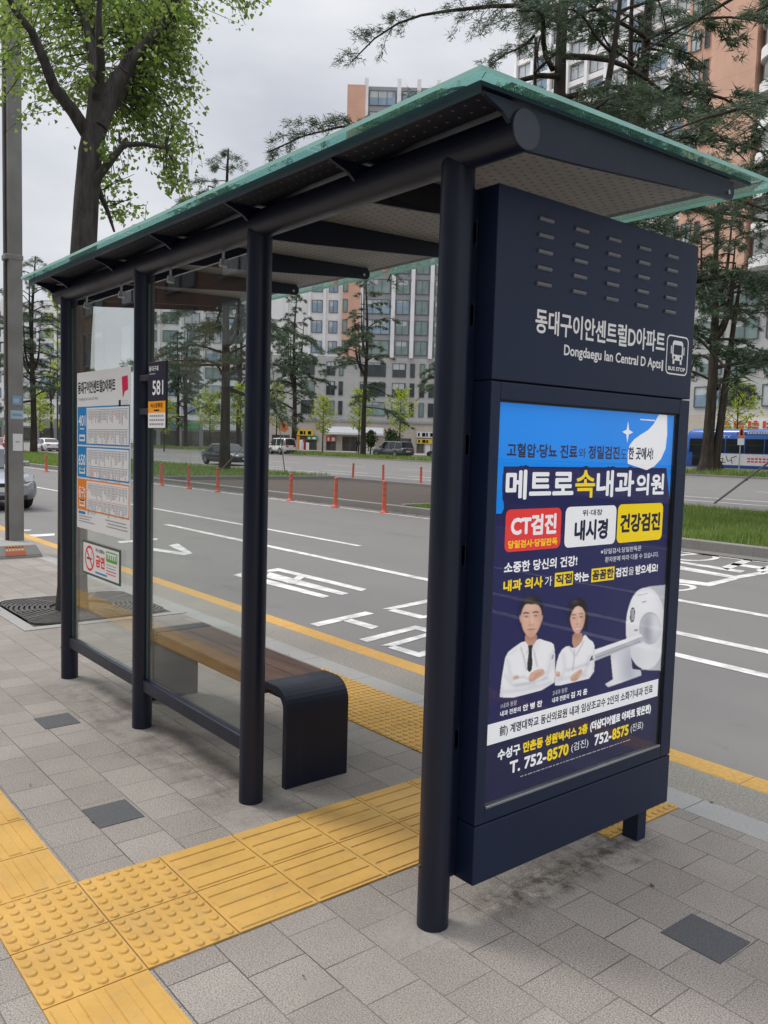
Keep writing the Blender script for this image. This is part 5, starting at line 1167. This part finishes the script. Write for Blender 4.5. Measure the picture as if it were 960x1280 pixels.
# ------------------------------------------------------------------ grass
def grass(name, x0, x1, y0, y1, zf, n, h, w, clump=.5):
    x = RNG.uniform(x0, x1, n); y = RNG.uniform(y0, y1, n)
    k = .55+.45*np.sin(x*1.3+np.sin(y*1.7)*2)*np.sin(y*1.1+x*.4)
    keep = RNG.uniform(0, 1, n) < .35+.9*np.clip(k, 0, 1); x, y, k = x[keep], y[keep], k[keep]; n = len(x)
    hh = h*RNG.uniform(.4, 1.35, n)*(.6+.75*k*clump); az = RNG.uniform(0, 2*PI, n); ln = RNG.uniform(.1, .6, n)*hh
    B = np.stack([x, y, np.full(n, zf)], 1); sd = np.stack([np.cos(az)*w, np.sin(az)*w, np.zeros(n)], 1); dr = np.stack([-np.sin(az)*ln, np.cos(az)*ln, hh], 1)
    V = np.stack([B-sd, B+sd, B+dr*.6+sd*.6-np.stack([0*x, 0*x, 0*x], 1), B+dr], 1).reshape(-1, 3)
    return struct(soup(name, V, np.arange(n*4).reshape(-1, 4), GRASS, None, 4), 'stuff')
grass('median_grass', GX1+.1, 3, MY0+.2, MY1-.2, -.03, 95000, .155, .008)
grass('median_grass', -80, GX0-.1, MY0+.2, MY1-.2, -.03, 60000, .24, .018)
grass('verge_grass', -115, -8, V0+.2, V1-.2, gz(50)+.03, 60000, .42, .03)
b = MB()
for k in range(420):
    x = random.uniform(-30, -12); y = MY0-random.random()**2*.5-.02; s = random.uniform(.015, .05); a = random.uniform(0, 6)
    b.add([(x+s*math.cos(a+t)*random.uniform(.6, 1), y+s*math.sin(a+t)*random.uniform(.6, 1), RZ+.006+.012*random.random()) for t in (0, 1.6, 3.1, 4.7)], [(0,1,2,3)])
struct(b.build('leaf_litter', simple('dry_leaf', (.16, .09, .04), .9, 0, .4, 3)), 'stuff')
b = MB()
for k in range(60):
    x = random.uniform(-6, 1.8); y = random.uniform(-1.7, 1.9); s = random.uniform(.004, .013); a = random.uniform(0, 6)
    b.add([(x+s*math.cos(a+t), y+s*math.sin(a+t)*.6, .004+.006*random.random()+(.006 if -.92 < x < -.3 else 0)) for t in (0, 1.6, 3.1, 4.7)], [(0,1,2,3)])
struct(b.build('scattered_debris', simple('dry_scrap', (.10, .07, .04), .9, 0, .5, 3)), 'stuff')

# ------------------------------------------------------------------ buildings
def facadem(name, c, joint=None, var=.12):
    M_ = Mat(name); f = M_.noise(.35, 6, .6); t = M_.ramp(f, ((.3, tuple(k*(1-var) for k in c)), (.7, tuple(k*(1+var*.6) for k in c))))
    st = M_.noise(1.0, 5, .65, M_.node('ShaderNodeMapping', {'Vector': M_.co(), 'Scale': (1.3, 1.3, .08)}).outputs[0])
    t = M_.mix(M_.maprange(st, .5, .75, 0, .3), t, tuple(k*.7 for k in c))
    if joint:
        z = M_.node('ShaderNodeSeparateXYZ', {0: M_.co()}).outputs
        j = M_.math('LESS_THAN', M_.math('FRACT', M_.math('DIVIDE', z['Z'], joint)), .03/joint)
        t = M_.mix(M_.math('MULTIPLY', j, .35), t, tuple(k*.4 for k in c))
    M_.set(color=t, rough=.8, spec=.3); return M_.m
FG = facadem('grey_stone_cladding', (.50, .50, .495), .9); FW = facadem('white_render', (.84, .84, .84)); FO = facadem('orange_render', (.70, .43, .32), 2.9); FD = facadem('dark_grey_panel', (.29, .295, .30)); FB = facadem('beige_stone', (.55, .50, .43), .6)
FIN = facadem('white_aluminium_fin', (.85, .85, .86)); FSL = facadem('grey_spandrel', (.34, .35, .37))
WG = [simple('window_glass_dark', (.035, .045, .052), .08, 0, .3, .4, .6), simple('window_glass_green', (.20, .28, .265), .10, 0, .3, .5, .6), simple('window_glass_pale', (.48, .52, .54), .2, 0, .2, .8, .5), simple('window_glass_blue', (.24, .34, .44), .07, 0, .3, .4, .7)]
WFR = simple('window_frame_grey', (.10, .105, .11), .5)
class Bld:
    """local frame: u along the facade, d outwards to the street, z up"""
    def __init__(s, name, label, o, e):
        s.o = Vector((o[0], o[1], 0)); s.e = Vector((e[0], e[1], 0)).normalized(); s.n = Vector((s.e.y, -s.e.x, 0)); s.cache = {}; s.rg = random.Random(name+label)
        s.r = empty(name, (o[0], o[1], gz(63)), label, 'building')
        s.r.rotation_euler = (0, 0, math.atan2(s.e.y, s.e.x)); s.nw = 0; s.rest = MB()
    # in the root's frame: x = u, y = -d, z
    def block(s, name, u0, u1, z0, z1, d1, d0, mat, label=None):
        b = MB(); b.box((u0, -d1, z0), (u1, -d0, z1)); return b.build(name, mat, s.r, label=label)
    def win(s, u0, z0, w, h, d=0., pane=None, kind=2):
        g = pane if pane is not None else s.rg.choice((0, 1, 1, 2, 3)); key = (round(w, 2), round(h, 2), g, kind)
        if s.nw >= 96:
            b = s.rest
        elif key in s.cache: 
            q = s.cache[key].copy(); COL.objects.link(q); q.parent = s.r; q.location = (u0, -d, z0); s.nw += 1; return q
        else: b = MB()
        o = (u0, -d, z0) if b is s.rest else (0, 0, 0); t = .07
        bx = lambda a, c, mi: b.box(tuple(a[i]+o[i] for i in range(3)), tuple(c[i]+o[i] for i in range(3)), mi)
        bx((t, -.03, t), (w-t, .12, h-t), 0)
        bx((0, -.09, 0), (t, .12, h), 1); bx((w-t, -.09, 0), (w, .12, h), 1); bx((t+.001, -.09, h-t), (w-t-.001, .12, h), 1); bx((t+.001, -.10, 0), (w-t-.001, .12, t), 1)
        for k in range(1, kind): bx((w*k/kind-.035, -.08, t+.001), (w*k/kind+.035, .1, h-t-.001), 1)
        if w > 1.2 and s.rg.random() < .6: bx((t+.01, -.035, h-t-.45*h*s.rg.uniform(.2, 1)), (w*s.rg.uniform(.4, .9), .05, h-t-.001), 2)
        if b is s.rest: return
        q = b.build('window', [WG[g], WFR, WG[2]], s.r); q.location = (u0, -d, z0); s.cache[key] = q; s.nw += 1; return q
    def done(s):
        if s.rest.v: o = s.rest.build('upper_windows', [WG[1], WFR, WG[2]], s.r); o['kind'] = 'stuff'

eR = (rt.x, rt.y)
def uv_at(o, e):        # depth frame helper for a facade square to the view
    return lambda px, dep: (Vector((deep(px, 550, dep).x, deep(px, 550, dep).y, 0))-Vector((o[0], o[1], 0))).dot(Vector((e[0], e[1], 0)).normalized())
# A: grey podium with shops, tall tower of glass and white fins above, orange pier
DA = 124.; sA = DA/F_PX
oA = deep(330, 548, DA); A = Bld('apartment_tower', 'apartment tower with grey stone podium, orange pier and shops behind the slender cedar', (oA.x, oA.y), eR)
gA = lambda px: (px-330)*sA; base = gz(63); zA = lambda py: (549-py)*sA+CAM.z-base
A.block('ground_floor_wall', gA(336), gA(700), -.3, zA(520), 0, -14, FB); A.block('podium_wall', gA(336), gA(700), zA(520), zA(441), -.25, -14, FG)
A.block('cornice', gA(372), gA(700), zA(521.5), zA(519), .25, -.2, FSL)
A.block('white_wing', gA(336), gA(424), zA(441), 38, -.6, -14, FW); A.block('orange_pier', gA(424), gA(446), zA(441), 52.4, .3, -14, FO)
A.block('tower_wall', gA(446), gA(640), zA(441), 52.5, -.4, -14, FSL)
A.block('roof_cap', gA(450), gA(640), 52.5, 53.0, -2, -12, FW)
for pz in (446.8, 486.5, 510.5, 534, 558, 582, 606): A.block('fin', gA(pz)-.28, gA(pz)+.28, zA(441), 53.4, .25, -.35, FIN)
for pz in (355, 364, 383, 402): A.block('fin', gA(pz)-.2, gA(pz)+.2, zA(470 if pz < 370 else 441), 38.4, -.2, -.55, FIN)
bays = ((446.8, 486.5, 3), (486.5, 510.5, 2), (510.5, 534, 2), (534, 558, 2))
for r_ in range(3):                                  # podium rows
    z = zA(513-24.2*r_)
    for a, c, k in ((448, 480, 2), (488, 505, 2), (510, 516, 1), (522, 528.5, 1), (533.5, 549, 2), (375, 391.5, 2), (406, 417, 2), (421.5, 427, 1)): A.win(gA(a), z, gA(c)-gA(a), 2.05, -.24, pane=0 if A.rg.random() < .65 else 1, kind=k)
for f in range(4):
    z = zA(441)+.45+f*2.95
    for a, c, k in bays: A.win(gA(a)+.45, z, gA(c)-gA(a)-.9, 2.1, -.38, pane=1 if A.rg.random() < .75 else 3, kind=k)
    for a, c in ((386, 399), (407, 418)): A.win(gA(a), z, gA(c)-gA(a), 1.8, -.58, pane=3, kind=2)
    A.win(gA(424.6), z, .7, 1.9, .32, pane=1, kind=1)
for f in range(12, 3, -1):
    z = zA(441)+.45+f*2.95
    for a, c, k in bays: A.win(gA(a)+.45, z, gA(c)-gA(a)-.9, 2.1, -.38, pane=1 if f < 12 else 3, kind=k)
# shop fronts
SW = simple('shop_interior_glass', (.09, .085, .075), .12, 0, .4, .8); AW = simple('white_awning', (.72, .73, .74), .6)
b = MB(); y0 = gA(407); y1 = gA(479); b.add([(y0, -.05, zA(527.5)), (y1, -.05, zA(527.5)), (y1, -1.3, zA(535)), (y0, -1.3, zA(535)), (y1, -1.3, zA(537.5)), (y0, -1.3, zA(537.5))], [(0, 1, 2, 3), (3, 2, 4, 5)]); b.build('awning', AW, A.r)
for a, c, m_ in ((428, 447, SW), (452, 470, FW), (486, 514, SW), (370, 396, SW), (408, 420, SW), (521, 530, SW), (532, 546, FW), (340, 362, SW)):
    b = MB(); b.box((gA(a), -.06, .05), (gA(c), .05, zA(540))); b.box((gA((a+c)/2)-.06, -.1, .05), (gA((a+c)/2)+.06, -.0602, zA(540)), 1); b.build('shop_window', [m_, WFR], A.r)
sg = [simple('shop_sign_'+n, c, .5) for n, c in (('red', (.62, .06, .03)), ('orange', (.75, .25, .02)), ('yellow', (.75, .52, .04)), ('blue', (.04, .16, .5)), ('white', (.72, .72, .73)), ('green', (.08, .3, .1)))]
for a, c, t, bt, m_ in ((368, 392, 533, 540, 2), (368, 375, 541, 563, 1), (376, 381, 545, 563, 0), (384, 398, 541, 545, 5), (520.5, 541, 531, 538.5, 4), (521, 541, 540, 546, 2), (408, 420, 540, 547, 0)):
    b = MB(); b.box((gA(a), -.3, zA(bt)), (gA(c), -.12, zA(t)))
    n_ = max(2, int((gA(c)-gA(a))/.6))
    for k in range(n_): b.box((gA(a)+.2+k*.6, -.33, zA(bt)+.2*(zA(t)-zA(bt))), (gA(a)+.2+k*.6+.3*(1+k % 2)*.8, -.3002, zA(bt)+.8*(zA(t)-zA(bt))), 1)
    b.build('shop_sign', [sg[m_], iBlk if m_ in (2, 4) else iW], A.r)
A.done()

# C: white and grey tower behind the roof corner
YC = 96.; C_ = Bld('white_apartment_tower', 'pale grey and white apartment tower rising behind the cedar at the roof corner', (at_y(628, YC), YC), (1, 0)); wC = at_y(842, YC)-at_y(628, YC)
C_.block('wall', 0, wC, -.3, 88, 0, -14, FG)
nb_ = 9
for k in range(nb_+1): C_.block('fin', wC*k/nb_-.25, wC*k/nb_+.25, 12, 89, .55, .001, FIN)
for f in range(22, 4, -1):
    for k in range(nb_): C_.win(wC*k/nb_+.4, 3.1*f+.9, wC/nb_-.8, 2.0, .02, pane=2 if C_.rg.random() < .5 else 3, kind=2)
for f in range(29): C_.block('floor_band', .001, wC, 3.1*f, 3.1*f+.75, .32, .002, FW) if f > 3 else None
C_.done()
# D: orange tower with a rounded banded corner, grey podium below
YD = 72.; uD = lambda px: at_y(px, YD)-at_y(832, YD)
Dn = Bld('orange_apartment_tower', 'orange apartment tower with white banded balconies above the blue bus', (at_y(832, YD), YD), (1, 0))
wD = 26.
Dn.block('podium_wall', 0, wD, -.3, 17.5, .3, -13, FG); Dn.block('shop_wall', 0.01, wD-.01, -.3, 4.9, .6, .301, FB)
Dn.block('orange_wall', 0, uD(928), 17.5, 70, 0, -13, FO); Dn.block('orange_pier', uD(872), uD(926), 17.5, 70.5, 1.6, .001, FO)
Dn.block('grey_wall', uD(928)+.01, wD, 17.5, 70, .6, -13, FD)
for f in range(24):
    z = 17.5+2.95*f
    if z < 60:
        b = MB(); n = 8; x0 = uD(928)+.02; P = [(x0+2.0-2.0*math.cos(a), -.6-2.0*math.sin(a)) for a in np.linspace(0, PI/2, n)]+[(wD, -2.6), (wD, -.601), (x0, -.601)]
        b.prism([(x, y) for x, y in P], lambda u, v, d: (u, v, d), z, z+.95); b.build('balcony_band', FW, Dn.r)
        b = MB(); P2 = [(x0+.35+1.7-1.7*math.cos(a), -.6-1.7*math.sin(a)) for a in np.linspace(0, PI/2, n)]+[(wD, -2.3), (wD, -.601), (x0+.35, -.601)]
        b.prism(P2, lambda u, v, d: (u, v, d), z+.951, z+2.949); b.build('balcony_wall', FD, Dn.r)
        for k in range(3): Dn.win(uD(928)+2.5+3.1*k, z+1.0, 2.2, 1.85, 2.31, pane=(3, 2, 0)[(k+f) % 3], kind=2)
        for a, c in ((836, 848), (852, 858), (862, 869)): Dn.win(uD(a), z+.8, uD(c)-uD(a), 1.9, .02, pane=2 if a == 836 else 0, kind=2 if a == 836 else 1)
for r_ in range(4):
    for k in range(6): Dn.win(uD(866)+3.3*k, 5.6+3.0*r_, 2.6, 1.95, .32, pane=(3, 0, 2)[(k+r_) % 3], kind=2)
b = MB(); b.box((uD(893), -.95, 3.35), (uD(893)+9.5, -.602, 4.5)); sgn = b.build('shop_sign', sg[4], Dn.r)
b = MB()
for k in range(6): x = uD(893)+.9+k*1.35; b.box((x, -1.0, 3.65), (x+.25, -.951, 4.25)); b.box((x+.35, -1.0, 3.6), (x+.95, -.951, 3.78)); b.box((x+.35, -1.0, 3.95), (x+.95, -.951, 4.12)); b.box((x+.5, -1.0, 4.18), (x+.8, -.951, 4.3))
b.build('sign_lettering', sg[0], sgn)
for k in range(5): Dn.block('shop_window', uD(840)+4.4*k, uD(840)+4.4*k+3.4, .1, 3.0, .64, .601, SW)
Dn.done()
# E: apartment blocks far left behind the cedars
for nm, px0, px1, dep, H_, lab in (('apartment_block', 172, 332, 140, 30, 'pale apartment block with white fins behind the cedars, seen through the glass'), ('apartment_block', -60, 92, 165, 27, 'pale apartment block at the far left behind the cedars')):
    s_ = dep/F_PX; o = deep(px0, 548, dep); B_ = Bld(nm, lab, (o.x, o.y), eR); w = (px1-px0)*s_
    B_.block('wall', 0, w, -.3, H_, 0, -12, FW); B_.block('shop_wall', .01, w-.01, -.3, 4.4, .4, .001, FD)
    k = int(w/3.4)
    for i in range(k+1): B_.block('fin', w*i/k-.18, w*i/k+.18, 4.5, H_+.4, .5, .001, FIN)
    for f in range(int((H_-5)/2.95)):
        for i in range(k): B_.win(w*i/k+.5, 5.4+2.95*f, w/k-1., 1.9, .02, pane=(0, 1, 2, 3)[B_.rg.randrange(4)], kind=2)
    cols_ = (0, 1, 4, 3, 2, 4, 5)
    for i in range(k): 
        if i % 2 == 0 or px0 > 0: B_.block('shop_sign', w*i/k+.3, w*(i+1)/k-.3, 2.9, 3.9, .55, .401, sg[cols_[(i*3) % 7]])
        B_.block('shop_window', w*i/k+.35, w*(i+1)/k-.35, .1, 2.6, .45, .401, SW)
    B_.done()

# the row of buildings on the pavement's own side, seen only as reflections in the glass
R_ = Bld('street_building', 'low brown building on the pavement side behind the viewer, reflected in the glass', (18, -11.5), (-1, 0)); RW = 160
BRN = facadem('brown_brick', (.20, .105, .065), .3)
R_.block('wall', 0, RW, -.3, 8.5, 0, -8, BRN); R_.block('shop_wall', .01, RW-.01, -.3, 3.4, .25, .001, FD)
for k in range(38):
    R_.block('shop_window', .6+4.2*k, 4.2+4.2*k, .3, 2.9, .29, .251, SW)
    for z in (4.2, 6.4): R_.win(.8+4.2*k, z, 2.4, 1.5, .02, pane=(0, 2)[k % 2], kind=2)
R_.done()
